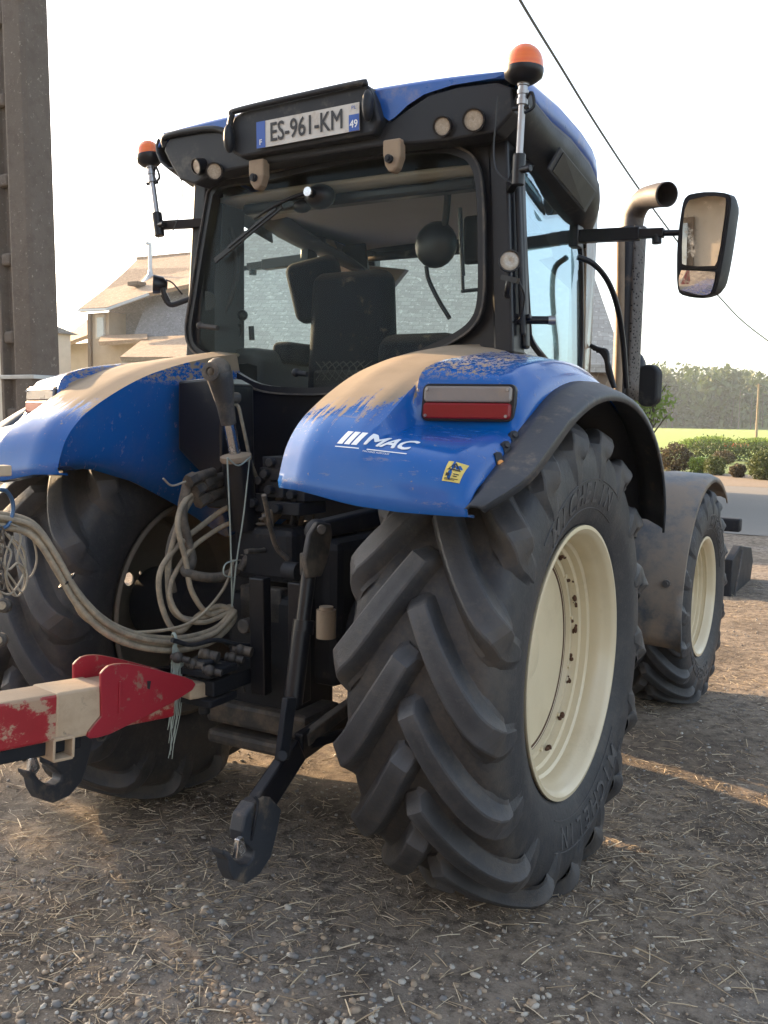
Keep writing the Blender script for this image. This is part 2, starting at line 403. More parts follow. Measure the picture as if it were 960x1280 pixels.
def text_mesh(txt, size, extrude=0, shear=0, bold=0, sx=1, cuts=0):
    c = bpy.data.curves.new('t', 'FONT'); c.body = txt; c.size = size; c.extrude = extrude; c.shear = shear; c.offset = bold
    c.align_x = 'CENTER'; c.align_y = 'CENTER'; c.resolution_u = 3
    o = bpy.data.objects.new('t', c); COL.objects.link(o); bpy.context.view_layer.update()
    me = bpy.data.meshes.new_from_object(o.evaluated_get(bpy.context.evaluated_depsgraph_get()))
    bpy.data.objects.remove(o); bpy.data.curves.remove(c)
    vs = [(v.co.x*sx, v.co.y, v.co.z) for v in me.vertices]; fs = [tuple(p.vertices) for p in me.polygons]
    bpy.data.meshes.remove(me); return vs, fs
def fat_text(txt, size, w, shear=0, sx=1, step=.0002):
    V_, F_ = [], []
    for i, (dx, dy) in enumerate(((0, 0), (w, 0), (-w, 0), (0, w), (0, -w), (w*.7, w*.7), (-w*.7, -w*.7), (w*.7, -w*.7), (-w*.7, w*.7))):
        vs, fs = text_mesh(txt, size, 0, shear=shear, sx=sx); b = len(V_)
        V_ += [(x+dx, y+dy, i*step) for x, y, z in vs]; F_ += [tuple(k+b for k in f) for f in fs]
    return V_, F_
def frame(o, ex, ey):
    ex = Vector(ex).normalized(); ey = Vector(ey); ey = (ey-ex*ey.dot(ex)).normalized(); ez = ex.cross(ey)
    return Matrix(((ex.x, ey.x, ez.x, o[0]), (ex.y, ey.y, ez.y, o[1]), (ex.z, ey.z, ez.z, o[2]), (0, 0, 0, 1)))

# ================================================================ TRACTOR (frame: X right, Y forward, Z up, rear axle over the origin)
T = thing('tractor', (0, 0, 0), 'large muddy blue farm tractor with cream wheel rims, seen from its rear right corner', 'tractor')

def carcass(hw, Rb, rimr):
    """tyre section: (x, r)"""
    H = Rb-rimr
    half = [(.80*hw, rimr-.004), (.84*hw, rimr+.012), (.90*hw, rimr+.12*H), (.985*hw, rimr+.34*H), (1.0*hw, rimr+.50*H), (.985*hw, rimr+.66*H), (.94*hw, rimr+.80*H), (.86*hw, rimr+.90*H), (.70*hw, rimr+.955*H), (.40*hw, rimr+.99*H), (0, Rb)]
    h = cr(half, 3)
    prof = [(float(a), float(b)) for a, b in h]
    return prof+[(-a, b) for a, b in reversed(prof[:-1])]
def surf_r(prof, x):
    P = [p for p in prof if p[0] >= 0]
    # tread side of the outer half: from the widest point to the crown
    k = max(range(len(P)), key=lambda i: P[i][0]); P = P[k:]
    for (x0, r0), (x1, r1) in zip(P, P[1:]):
        if x1 <= x <= x0: return r0+(r1-r0)*(x0-x)/max(1e-9, x0-x1)
    return P[-1][1]
def tyre_mesh(hw, Rb, rimr, nl, lh, dphi, lw, side, phase=0):
    prof = carcass(hw, Rb, rimr)
    mb = MB(); mb.lathe(prof, axis=(1, 0, 0), n=120)
    out = [p for p in prof if p[0] >= 0]; k = max(range(len(out)), key=lambda i: out[i][0])
    edge = list(reversed(out[k:]))          # crown -> shoulder -> widest point
    edge = [Vector((a, b, 0)) for a, b in edge]
    line = resample(edge, 26)                                 # even steps along the section
    Lt = sum((a-b).length for a, b in zip(line, line[1:]))
    for sg in (1, -1):
        for i in range(nl):
            a0 = 2*math.pi*(i+(0 if sg > 0 else .5))/nl+phase
            rows = []
            pts = []
            for j, q in enumerate(line):
                s = j/(len(line)-1); sh = min(1, s/.74)
                phi = a0+dphi*(1-(1-sh)**1.22)+max(0, s-.74)*dphi*.10
                pts.append((q.x, q.y, phi, s))
            def P3(x, r, phi): return Vector((sg*x, -r*math.sin(phi), r*math.cos(phi)))
            for j, (x, r, phi, s) in enumerate(pts):
                p = P3(x, r, phi); pa = pts[max(0, j-1)]; pb = pts[min(len(pts)-1, j+1)]
                t = (P3(*pb[:3])-P3(*pa[:3])).normalized()
                # section normal
                dx, dr = pb[0]-pa[0], pb[1]-pa[1]; nx, nr = (-dr, dx) if sg > 0 else (-dr, dx)
                ln = math.hypot(nx, nr); nx, nr = nx/ln, nr/ln
                if nr < 0 and s < .5: nx, nr = -nx, -nr
                if nx < 0 and s > .5: nx, nr = -nx, -nr
                nv = Vector((sg*nx, -nr*math.sin(phi), nr*math.cos(phi)))
                b = nv.cross(t).normalized()
                h = lh*(min(1, (s+.02)/.05) if s < .05 else 1)
                if s > .62: h = lh*(1-.72*min(1, (s-.62)/.13)) if s < .75 else lh*.28*(1-(s-.75)/.25)+.001
                w = lw*(.82+.30*min(1, s/.7)); w *= 1 if s < .72 else 1-.55*(s-.72)/.28
                bs = .020*lh/.05
                c = .0035
                rows.append([p-nv*.012-b*(w/2+bs*1.5), p+nv*.0-b*(w/2+bs), p+nv*(h-c)-b*(w/2+.003), p+nv*h-b*(w/2-c), p+nv*(h+.001), p+nv*h+b*(w/2-c), p+nv*(h-c)+b*(w/2+.003), p+nv*0+b*(w/2+bs), p-nv*.012+b*(w/2+bs*1.5)])
            # blunt centre end
            e = rows[0]; cc = sum((v for v in e), Vector())/len(e); t0 = (rows[0][4]-rows[2][4]).normalized()
            pre = [v.lerp(cc, .25)+t0*(.020 if 1 < m < 7 else .03) for m, v in enumerate(e)]
            low = e[4]-(e[4].normalized())*(lh+.012)
            pre0 = [v-(v-low).project(Vector((0, v.y, v.z)).normalized()) + t0*.012 for v in pre]
            rows = [pre0, pre]+rows
            mb.grid(rows)
    if side < 0: mb.v = [(-a, b, c) for a, b, c in mb.v]
    me = mb.mesh('tyre')
    return me
def ring_text(mb, txt, r, xs, phi0, size, sx, side, dirn=1, ext=.004, gap=1.0):
    """raised letters round the sidewall; phi from the top towards the rear, letter tops outwards"""
    n = len(txt)
    for i, ch in enumerate(txt):
        vs, fs = text_mesh(ch, size, ext, bold=.003, sx=sx)
        a = phi0+(i-(n-1)/2)*gap*-1
        rad = Vector((0, -math.sin(a), math.cos(a)))
        tang = Vector((0, math.cos(a), math.sin(a)))       # towards the front at the top
        M4 = frame(rad*r+Vector((xs, 0, 0)), tang, rad)
        nv = []
        for v in vs:
            p = M4 @ Vector((v[0], v[1], 0)); rr = math.hypot(p.y, p.z)
            nv.append((xs(rr)+ (.0035 if v[2] > 0 else -.003) if callable(xs) else p.x, p.y, p.z))
        mb.add(nv, fs)
def wheel(name, loc, side, hw, Rb, rimr, nl, lh, dphi, lw, disc_x, phase, holes, rmat='cream_rim'):
    w = part_empty(name, T, loc); LOCAL.add(w.name)
    me = tyre_mesh(hw, Rb, rimr, nl, lh, dphi, lw, side, phase)
    obj('tyre', me, 'tyre_rubber', w, smooth=19)
    fx = hw*.87; k = rimr/.505
    prof = [(-fx, rimr+.004), (-fx-.006, rimr-.012), (-fx+.012, rimr-.026), (-fx+.05, rimr-.036), (-.10*k, rimr-.045), (-.06*k, rimr-.085*k), (disc_x-.04, rimr-.085*k), (disc_x-.015, rimr-.088*k),
            (disc_x, rimr-.080*k), (disc_x+.030*k, rimr-.076*k), (disc_x+.036*k, rimr-.062*k), (disc_x+.060*k, rimr-.058*k), (disc_x+.068*k, rimr-.046*k), (disc_x+.095*k, rimr-.044*k), (fx-.045, rimr-.036), (fx-.034, rimr-.028), (fx-.016, rimr-.024), (fx-.004, rimr-.014), (fx+.004, rimr-.004), (fx+.003, rimr+.007), (fx-.006, rimr+.008)]
    if side < 0: prof = [(-a, b) for a, b in prof]
    rm = MB(); rm.lathe(prof, axis=(1, 0, 0), n=96); rim = rm.build('rim', rmat, w, smooth=30)
    sd = rim.modifiers.new('solid', 'SOLIDIFY'); sd.thickness = .006; sd.offset = 0
    # weld ring, dished disc with drilled holes, hub
    dr = rimr-.094*k
    d = MB(); d.lathe([(disc_x-.02, dr+.012), (disc_x+.004, dr+.004), (disc_x+.006, dr-.018), (disc_x-.012, dr-.024), (disc_x-.016, dr-.03), (disc_x-.03, dr-.028)], axis=(1, 0, 0), n=96)
    if side < 0: d.v = [(-a, b, c) for a, b, c in d.v]
    d.build('mounting_ring', rmat, w, smooth=30)
    cu = bpy.data.curves.new('d', 'CURVE'); cu.dimensions = '2D'; cu.fill_mode = 'BOTH'; cu.extrude = .005
    def circ(cx, cy, r, n=64):
        sp = cu.splines.new('POLY'); sp.points.add(n-1); sp.use_cyclic_u = True
        for i in range(n): sp.points[i].co = (cx+r*math.cos(2*math.pi*i/n), cy+r*math.sin(2*math.pi*i/n), 0, 1)
    circ(0, 0, dr-.012, 96)
    for hx, hy, hr in holes: circ(hx, hy, hr, 20)
    co = bpy.data.objects.new('d', cu); COL.objects.link(co); bpy.context.view_layer.update()
    me = bpy.data.meshes.new_from_object(co.evaluated_get(bpy.context.evaluated_depsgraph_get())); bpy.data.objects.remove(co)
    for v in me.vertices:
        a, b, c = v.co; v.co = (side*(disc_x-.022)+c, a, b)
    me.name = 'wheel_disc'; dd = obj('wheel_disc', me, rmat, w)
    h = MB(); h.lathe([(disc_x-.03, .001), (disc_x-.03, .11*k), (disc_x-.020, .105*k), (disc_x-.010, .07*k), (disc_x-.008, .001)], axis=(1, 0, 0), n=40)
    if side < 0: h.v = [(-a, b, c) for a, b, c in h.v]
    h.build('hub', rmat, w, smooth=30)
    gpm = MB(); gpm.lathe([(disc_x-.0085, dr-.021), (disc_x-.0145, dr-.027), (disc_x-.0145, dr-.037), (disc_x-.020, dr-.037)], axis=(1, 0, 0), n=96)
    if side < 0: gpm.v = [(-a, b, c) for a, b, c in gpm.v]
    gpm.build('ring_gap', 'rust', w, smooth=60)
    # rusty clamp lumps between ring and barrel
    for a in ((.62, .40, .33, .12, .05, -.22, -.45, -.85, 1.0, -1.25) if side > 0 and Rb > .8 else ()):
        ru = MB(); q = Vector((side*(disc_x+.014), (dr+.018)*math.cos(a), (dr+.018)*math.sin(a))); ta = Vector((0, -math.sin(a), math.cos(a)))
        for k2 in range(rng.integers(3, 6)):
            s_ = rng.uniform(.007, .015); ru.sphere(q+ta*rng.uniform(-.012, .012)+Vector((rng.uniform(-.010, .012), 0, 0)), 1, 6, (s_, s_*rng.uniform(.8, 1.8), s_*rng.uniform(.8, 2.0)))
        ru.build('rust_patch', 'rust', w, subsurf=1)
    if side > 0:
        pr = [p for p in carcass(hw, Rb, rimr) if p[0] >= 0]; kk = max(range(len(pr)), key=lambda i: pr[i][0])
        def xr(r):
            for (x0, r0), (x1, r1) in zip(pr, pr[1:]):
                if min(r0, r1) <= r <= max(r0, r1) and abs(r1-r0) > 1e-6: return x0+(x1-x0)*(r-r0)/(r1-r0)
            return pr[kk][0]
        rt = rimr+.37*(Rb-rimr); sz = (Rb-rimr)*.25; gp = sz*1.0/rt
        if Rb > .8:
          for i in range(12):
            a = .2+2*math.pi*i/12; c = Vector((disc_x+.004, (dr-.008)*math.cos(a), (dr-.008)*math.sin(a))); m_ = MB(); m_.cyl(c, c+Vector((.010, 0, 0)), .009, n=6); m_.build('rim_bolt', rmat, w)
          m_ = MB(); a = 2.2; c = Vector((disc_x+.03, (rimr-.075)*math.cos(a), (rimr-.075)*math.sin(a))); m_.cyl(c, c+Vector((.05, -.02*math.cos(a), -.02*math.sin(a))), .006, n=8); m_.build('valve_stem', 'steel', w)
        for ph in ((.12, math.pi+.22) if Rb > .8 else (-.55, math.pi-.35)):
            tm = MB()
            for i, ch in enumerate('MICHELIN'):
                vs, fs = text_mesh(ch, sz*1.25, .004, bold=.001, sx=1.0)
                a = ph-(i-3.5)*gp
                rad = Vector((0, -math.sin(a), math.cos(a))); tang = Vector((0, math.cos(a), math.sin(a)))
                M4 = frame(rad*rt, tang, rad); nv = []
                for v in vs:
                    p = M4 @ Vector((v[0], v[1], 0)); rr = math.hypot(p.y, p.z); nv.append((xr(rr)+(.004 if v[2] > 0 else -.004), p.y, p.z))
                tm.add(nv, fs)
            # thin raised borders above and below the word
            for rb in (rt-sz*.62, rt+sz*.62):
                arc = [ph+(t-.5)*gp*9.4 for t in np.linspace(0, 1, 40)]
                tm.tube([(xr(rb)+.001, -rb*math.sin(a), rb*math.cos(a)) for a in arc], .0022, 5, smoothpath=False)
            tm.build('tyre_lettering', 'tyre_lettering', w)
    return w
def hole_set(): return [(.285*math.cos(a), .285*math.sin(a), .013) for a in [.3+2*math.pi*i/8 for i in range(8)]]
hs = [(.33*math.cos(a), .33*math.sin(a), .013) for a in (-.95, -.35, .25, 1.2, 1.9, 2.6, 3.6, 4.4)]
hl = []
for (px, py, r) in ((163, 724, .032), (177, 716, .009), (213, 683, .009), (177, 772, .009), (212, 790, .009), (204, 702, .004)):
    q = U(px, py, x=-.99); rr_ = math.hypot(q.y, q.z-.87); kk_ = min(1, (.385-r)/rr_); hl.append((q.y*kk_, (q.z-.87)*kk_, r))
wheel('rear_wheel', (.93, 0, .87), 1, .285, .853, .503, 17, .056, .50, .072, .085, .07, [])
wheel('rear_wheel', (-.93, 0, .87), -1, .285, .853, .503, 17, .056, .50, .072, .095, .10, hl, 'rim_mud_shade')
FW = U(882, 748, x=1.097)
FY, FZ = 2.79, .67
wheel('front_wheel', (.86, FY, FZ), 1, .255, .655, .372, 18, .042, .54, .050, .10, .05, [])
wheel('front_wheel', (-.86, FY, FZ), -1, .255, .655, .372, 18, .042, .54, .050, .10, .02, [])

# ---------------------------------------------------------------- rear fenders
ST = [.50, .60, .75, .808, .832, .95, 1.10, 1.15, 1.165]
PROF = {  # X -> (Y, Z) from the lower rear edge over the crest to the front
 .50: [(-.955, 1.565), (-.915, 1.665), (-.85, 1.74), (-.77, 1.795), (-.64, 1.862), (-.50, 1.92), (-.36, 1.962), (-.20, 2.00), (.03, 2.04), (.30, 2.055), (.60, 2.04), (.85, 1.98)],
 .60: [(-.985, 1.562), (-.94, 1.671), (-.87, 1.75), (-.785, 1.80), (-.655, 1.868), (-.52, 1.928), (-.38, 1.972), (-.22, 2.010), (.03, 2.055), (.27, 2.072), (.60, 2.06), (.85, 2.00)],
 .75: [(-.985, 1.535), (-.955, 1.65), (-.89, 1.73), (-.80, 1.79), (-.67, 1.86), (-.54, 1.918), (-.40, 1.965), (-.24, 2.000), (.03, 2.04), (.27, 2.055), (.60, 2.04), (.85, 1.98)],
 .808: [(-.985, 1.527), (-.958, 1.645), (-.895, 1.72), (-.80, 1.775), (-.68, 1.845), (-.56, 1.905), (-.42, 1.955), (-.26, 1.992), (.03, 2.03), (.27, 2.04), (.60, 2.02), (.85, 1.95)],
 .832: [(-.985, 1.525), (-.96, 1.635), (-.89, 1.70), (-.70, 1.738), (-.655, 1.765), (-.640, 1.90), (-.53, 1.952), (-.33, 1.985), (.0, 2.02), (.27, 2.025), (.60, 1.99), (.85, 1.92)],
 .95: [(-.985, 1.517), (-.96, 1.625), (-.88, 1.69), (-.665, 1.730), (-.602, 1.760), (-.588, 1.895), (-.50, 1.940), (-.33, 1.978), (-.02, 2.01), (.25, 2.00), (.55, 1.94), (.80, 1.84)],
 1.10: [(-.98, 1.515), (-.955, 1.60), (-.88, 1.665), (-.64, 1.722), (-.565, 1.752), (-.545, 1.885), (-.45, 1.925), (-.33, 1.955), (-.05, 1.982), (.22, 1.965), (.50, 1.895), (.74, 1.79)],
 1.15: [(-.975, 1.515), (-.93, 1.585), (-.84, 1.63), (-.69, 1.68), (-.59, 1.735), (-.52, 1.80), (-.44, 1.857), (-.32, 1.90), (-.06, 1.935), (.20, 1.925), (.48, 1.855), (.70, 1.75)],
 1.165: [(-.97, 1.515), (-.90, 1.57), (-.80, 1.605), (-.69, 1.65), (-.60, 1.70), (-.52, 1.755), (-.43, 1.805), (-.28, 1.855), (-.05, 1.895), (.20, 1.885), (.46, 1.82), (.67, 1.72)],
}
def fender_rows():
    prof = {x: np.array([v for v in cr(PROF[x], 4)]) for x in ST}
    n = len(prof[ST[0]]); rows = []
    xs = cr([(x,) for x in ST], 4); xs = [float(v[0]) for v in xs]
    for k, xv in enumerate(xs):
        i = min(k//4, len(ST)-2) if k < len(xs)-1 else len(ST)-2
        x0, x1 = ST[i], ST[i+1]; t = (xv-x0)/(x1-x0) if k < len(xs)-1 else 1
        t = min(1, max(0, t))
        yz = prof[x0]*(1-t)+prof[x1]*t
        x_ = xv if k < len(xs)-1 else ST[-1]
        rows.append([(max(x_, .695+.01*x_) if y > .12 else x_, y, z) for y, z in yz])      # the cab side stands here: the fender starts outside it
    return rows
FR = fender_rows()
def mirror(mb, s):
    if s < 0: mb.v = [(-a, b, c) for a, b, c in mb.v]
    return mb
BVH = {}
for sd in (1, -1):
    mb = MB(); mb.grid(FR)
    # rolled lip under the lower rear edge
    lip = [[(r[0][0], r[0][1], r[0][2]) for r in FR], [(r[0][0], r[0][1]+.006, r[0][2]-.022) for r in FR], [(r[0][0], r[0][1]+.05, r[0][2]-.028) for r in FR]]
    mb.grid(lip)
    # inner side wall towards the cab
    top = [FR[0][j] for j in range(len(FR[0]))]
    low = resample([(.56, -.945, 1.55), (.56, -.75, 1.555), (.57, -.50, 1.49), (.58, -.21, 1.365), (.58, .10, 1.20), (.58, .5, 1.20), (.56, .85, 1.35)], len(top))
    mb.grid([top, [(a.x*.4+t[0]*.6+.0, a.y*.5+t[1]*.5, a.z*.5+t[2]*.5) for a, t in zip(low, top)], [tuple(a) for a in low]])
    mirror(mb, sd)
    f = mb.build('rear_fender', 'blue_paint', T, smooth=50, solid=.008)
    me = f.data; BVH[sd] = BVHTree.FromPolygons([v.co.copy() for v in me.vertices], [tuple(p.vertices) for p in me.polygons])
    m = MB(); m.grid([[(x*.995 if x > .6 else x+.012, y+.016*(1 if y < -.3 else .3), z-.014) for x, y, z in r] for r in FR[::2]]+[[(x*.995, y+.016, z-.014) for x, y, z in FR[-1]]]); mirror(m, sd); m.build('fender_liner', 'black_paint', T, smooth=60)
    m = MB(); m.prism([(.600, -.93, 1.57), (.600, -.75, 1.77), (.600, -.3, 1.955), (.600, .3, 2.02), (.600, .85, 1.95), (.585, .85, 1.36), (.600, .5, 1.22), (.600, .10, 1.22), (.600, -.21, 1.38), (.600, -.5, 1.50), (.600, -.75, 1.565)], (.012, 0, 0)); mirror(m, sd); m.build('wheel_arch_liner', 'black_paint', T)
    # dark flexible extension round the tyre
    inn = cr([(1.155, -.972, 1.515), (1.155, -.86, 1.585), (1.155, -.69, 1.665), (1.155, -.52, 1.768), (1.155, -.30, 1.865), (1.155, -.05, 1.91), (1.155, .20, 1.90), (1.155, .46, 1.83), (1.155, .67, 1.72), (1.155, .84, 1.58), (1.155, .92, 1.42), (1.155, .93, 1.33)], 5)
    outr = cr([(1.205, -.965, 1.522), (1.27, -.80, 1.60), (1.285, -.62, 1.70), (1.29, -.44, 1.79), (1.295, -.24, 1.85), (1.30, -.02, 1.868), (1.30, .22, 1.845), (1.30, .44, 1.775), (1.30, .62, 1.665), (1.30, .74, 1.54), (1.30, .80, 1.40), (1.295, .81, 1.30)], 5)
    inn = resample([tuple(v) for v in inn], 44); outr = resample([tuple(v) for v in outr], 44)
    rows = [inn, [a.lerp(b, .35)+Vector((0, 0, .012)) for a, b in zip(inn, outr)], [a.lerp(b, .85)+Vector((0, 0, .006)) for a, b in zip(inn, outr)], outr,
            [b+Vector((.004, -.0*b.y, 0))+(Vector((0, 0, .87))-Vector((0, b.y, b.z))).normalized()*.028 for b in outr]]
    mb = MB(); mb.grid([[tuple(p) for p in r] for r in rows]); mirror(mb, sd)
    mb.build('fender_extension', 'fender_rubber', T, smooth=60, solid=.010)
    fr_ = [p for p in inn if p.y > .22]
    m = MB(); m.grid([[(.60, p.y+.02, p.z+.01) for p in fr_], [(.9, p.y+.02, p.z+.015) for p in fr_], [(p.x-.002, p.y, p.z-.004) for p in fr_]]); mirror(m, sd); m.build('splash_guard', 'black_paint', T, smooth=60, solid=.006)
    # combination rear lamp
    lm = part_empty('rear_lamp', T); LOCAL.discard(lm.name)
    def rrect(x0, x1, z0, z1, r, n=6):
        P = []
        for cx, cz, a0 in ((x1-r, z1-r, 0), (x0+r, z1-r, 90), (x0+r, z0+r, 180), (x1-r, z0+r, 270)):
            for k in range(n+1): a = R(a0+90*k/n); P.append((cx+r*math.cos(a), cz+r*math.sin(a)))
        return P
    def lx(x): return .99+(x-.997)*.893
    def zy(z, x=.997): return -.592-(1.83-z)*.11+(lx(x)-.99)*math.tan(R(18))        # slightly leaning face
    def plate(poly, y0, y1, name, mat, bev=.003):
        m = MB(); m.prism([(lx(x), zy(z, x)+y0, z) for x, z in poly], (0, y1-y0, 0)); mirror(m, sd); return m.build(name, mat, lm, bevel=bev)
    plate(rrect(.838, 1.156, 1.760, 1.880, .022), .010, -.010, 'lamp_frame', 'black_paint')
    red = rrect(.848, 1.146, 1.768, 1.819, .012); clr = rrect(.848, 1.146, 1.821, 1.872, .012)
    plate(red, -.004, -.024, 'red_reflector', 'red_lens', .006); plate(clr, -.004, -.022, 'clear_lens', 'clear_lens', .006)
    for (x, z) in ((.860, 1.862), (1.134, 1.862), (.860, 1.778), (1.134, 1.778)):
        m = MB(); m.cyl((lx(x), zy(z, x)-.020, z), (lx(x), zy(z, x)-.0275, z), .005, n=10); mirror(m, sd); m.build('screw', 'steel', lm)
# decals laid onto the fender skin
def decal(sd, vs, fs, o, ex, ey, mat, name, lift, dr=(0, 1, -.35)):
    M4 = frame(o, ex, ey); d = Vector(dr).normalized(); nv = []
    bm = bmesh.new(); bv = [bm.verts.new(v) for v in vs]
    for f_ in fs:
        try: bm.faces.new([bv[i] for i in f_])
        except ValueError: pass
    bmesh.ops.triangulate(bm, faces=bm.faces)
    for _ in range(2):
        es = [e for e in bm.edges if e.calc_length() > .012]
        if es: bmesh.ops.subdivide_edges(bm, edges=es, cuts=1)
    bmesh.ops.triangulate(bm, faces=bm.faces)
    for v in bm.verts:
        z_ = v.co.z; p = M4 @ Vector((v.co.x, v.co.y, 0)); hit = BVH[sd].ray_cast(p-d*.4, d)
        v.co = (hit[0]-d*(lift+z_)) if hit[0] is not None else p
    me = bpy.data.meshes.new(name); bm.to_mesh(me); bm.free()
    o_ = obj(name, me, mat, T); return o_
def rect(x0, x1, y0, y1, sh=0): return [(x0+y0*sh, y0, 0), (x1+y0*sh, y0, 0), (x1+y1*sh, y1, 0), (x0+y1*sh, y1, 0)]
def join(parts):
    V_, F_ = [], []
    for vs, fs in parts:
        b = len(V_); V_ += list(vs); F_ += [tuple(i+b for i in f) for f in fs]
    return V_, F_
M['mac_blue'] = pm('mac_blue', (.006, .06, .33), .4, dust=.1)
for sd in (1,):
    o = (sd*.832, -.93, 1.706); ex = (1, 0, -.055*sd); ey = (0, .3, 1)
    tv, tf = fat_text('MAC', .060, .0022, .22, 1.15); tv = [(x+.040, y, z) for x, y, z in tv]
    bars = [(rect(-.118+i*.026, -.098+i*.026, -.024, .024, .35), [(0, 1, 2, 3)]) for i in range(3)]
    ul = (rect(-.128, .118, -.036, -.0325), [(0, 1, 2, 3)])
    bt, bf = text_mesh('MACHINES AGRICOLES', .0085); bt = [(x+.02, y-.042, z) for x, y, z in bt]
    decal(sd, *join([(tv, tf)]+bars+[ul, (bt, bf)]), o, ex, ey, 'white_print', 'dealer_decal', .0015)
q = U(562, 590, y=-.95)
decal(1, rect(-.024, .024, -.033, .033), [(0, 1, 2, 3)], (1.105, -.95, 1.622), (1, 0, -.02), (.0, .3, 1), 'yellow_sticker', 'warning_sticker', .0015)
tri = [([(-.017, .004, 0), (.017, .004, 0), (.0, .029, 0), (-.0115, .008, 0), (.0115, .008, 0), (0, .0235, 0)], [(0, 1, 4, 3), (1, 2, 5, 4), (2, 0, 3, 5)]), (rect(-.0016, .0016, .012, .019), [(0, 1, 2, 3)]), (rect(-.0016, .0016, .0093, .011), [(0, 1, 2, 3)]),
       (rect(-.017, -.006, -.016, -.006), [(0, 1, 2, 3)]), (rect(.003, .016, -.009, -.006), [(0, 1, 2, 3)]), (rect(.003, .013, -.016, -.013), [(0, 1, 2, 3)]), (rect(-.018, .018, -.024, -.022), [(0, 1, 2, 3)]), (rect(-.018, .010, -.028, -.026), [(0, 1, 2, 3)])]
decal(1, *join(tri), (1.105, -.95, 1.622), (1, 0, -.02), (.0, .3, 1), 'black_print', 'sticker_print', .003)
# remote push buttons on the right fender corner
for i, (px, py) in enumerate(((622, 574), (632, 560), (642, 547))):
    c = U(px, py, y=-.86); c = Vector((1.175-.0*i, -.90+.05*i, 1.622+.035*i)); h = BVH[1].ray_cast(U(px, py, x=1.40), (U(px, py, x=1.0)-U(px, py, x=1.40)).normalized())
    if h[0] is not None: c = h[0]; nrm = h[1] if h[1].dot(CAM-h[0]) > 0 else -h[1]
    else: nrm = Vector((.5, -.8, .2)); c = U(px, py, x=1.16)
    nrm = (nrm+Vector((.2, -.6, .1))).normalized(); ex = Vector((0, 0, 1)).cross(nrm).normalized(); ey = nrm.cross(ex)
    m4 = frame(c, ex, ey)
    m = MB(); m.prism([m4 @ Vector((a, b-.006, -.012)) for a, b in rrect(-.013, .013, -.026, .026, .008, 3)], nrm*.022); b_ = m.build('push_button', 'black_paint', T, bevel=.002)
    m = MB(); m.cyl(m4 @ Vector((0, -.018 if i == 0 else .004, .008)), m4 @ Vector((0, -.018 if i == 0 else .004, .016)), .011 if i == 0 else .007, n=20); m.build('button_cap', 'orange_button' if i == 0 else 'trim_grey', b_, smooth=40)

# ---------------------------------------------------------------- cab
YB = .12                                                    # plane of the rear window
def PX(pts, **k): return [U(a, b, **k) for a, b in pts]
win = PX([(266, 243), (256, 300), (245, 370), (239, 412), (246, 436), (272, 452), (300, 471), (330, 485), (375, 489), (425, 487), (455, 476), (490, 460), (530, 441), (565, 425), (592, 405), (603, 375), (604, 310), (602, 240), (594, 205), (575, 191), (545, 186), (480, 192), (400, 208), (335, 222), (290, 228), (275, 232)], y=YB)
wl = cr(win+[win[0]], 4)[:-1]; wl = [Vector(p) for p in wl]; nW = len(wl); cW = sum(wl, Vector())/nW
def ring(name, pts, inset, w, y0, y1, mat, smooth=60):
    """closed frame that follows an outline in a plane Y"""
    m = MB(); c = sum(pts, Vector())/len(pts); n = len(pts); A = []
    for i in range(n):
        t = (pts[(i+1) % n]-pts[i-1]).normalized(); nn = Vector((t.z, 0, -t.x))
        if nn.dot(pts[i]-c) < 0: nn = -nn
        A.append((pts[i]-nn*inset, pts[i]-nn*(inset+w)))
    rows = []
    for i in list(range(n))+[0]:
        o_, i_ = A[i]; rows.append([(o_.x, y0, o_.z), (o_.x, y1, o_.z), (i_.x, y1, i_.z), (i_.x, y0, i_.z), (o_.x, y0, o_.z)])
    m.grid(rows); return m.build(name, mat, T, smooth=smooth)
# rear body panel of the cab with the window opening
body = [(-.80, 2.10), (-.74, 2.60), (-.72, 2.84), (.74, 2.86), (.80, 2.60), (.835, 2.06), (.80, 1.98), (.62, 1.90), (.50, 1.60), (.45, 1.30), (-.45, 1.30), (-.50, 1.60), (-.62, 1.92)]
def hole_panel(name, outer, inner, y, thick, mat):
    cu = bpy.data.curves.new('p', 'CURVE'); cu.dimensions = '2D'; cu.fill_mode = 'BOTH'; cu.extrude = thick/2
    for pl in (outer, inner):
        sp = cu.splines.new('POLY'); sp.points.add(len(pl)-1); sp.use_cyclic_u = True
        for i, (a, b) in enumerate(pl): sp.points[i].co = (a, b, 0, 1)
    o = bpy.data.objects.new('p', cu); COL.objects.link(o); bpy.context.view_layer.update()
    me = bpy.data.meshes.new_from_object(o.evaluated_get(bpy.context.evaluated_depsgraph_get())); bpy.data.objects.remove(o)
    for v in me.vertices: a, b, c = v.co; v.co = (a, y-c, b)
    me.name = name; return obj(name, me, mat, T)
hole_panel('rear_wall', body, [(p.x*1.0, p.z) for p in wl], YB+.035, .03, 'black_paint')
ring('window_seal', wl, -.012, .028, YB-.018, YB+.012, 'black_paint')
ring('window_trim', wl, -.018, .008, YB-.028, YB-.016, 'dusty_metal')
g = MB(); g.prism([Vector((p.x, YB+.012, p.z)) for p in wl], (0, .004, 0)); g.build('rear_window', 'glass', T)
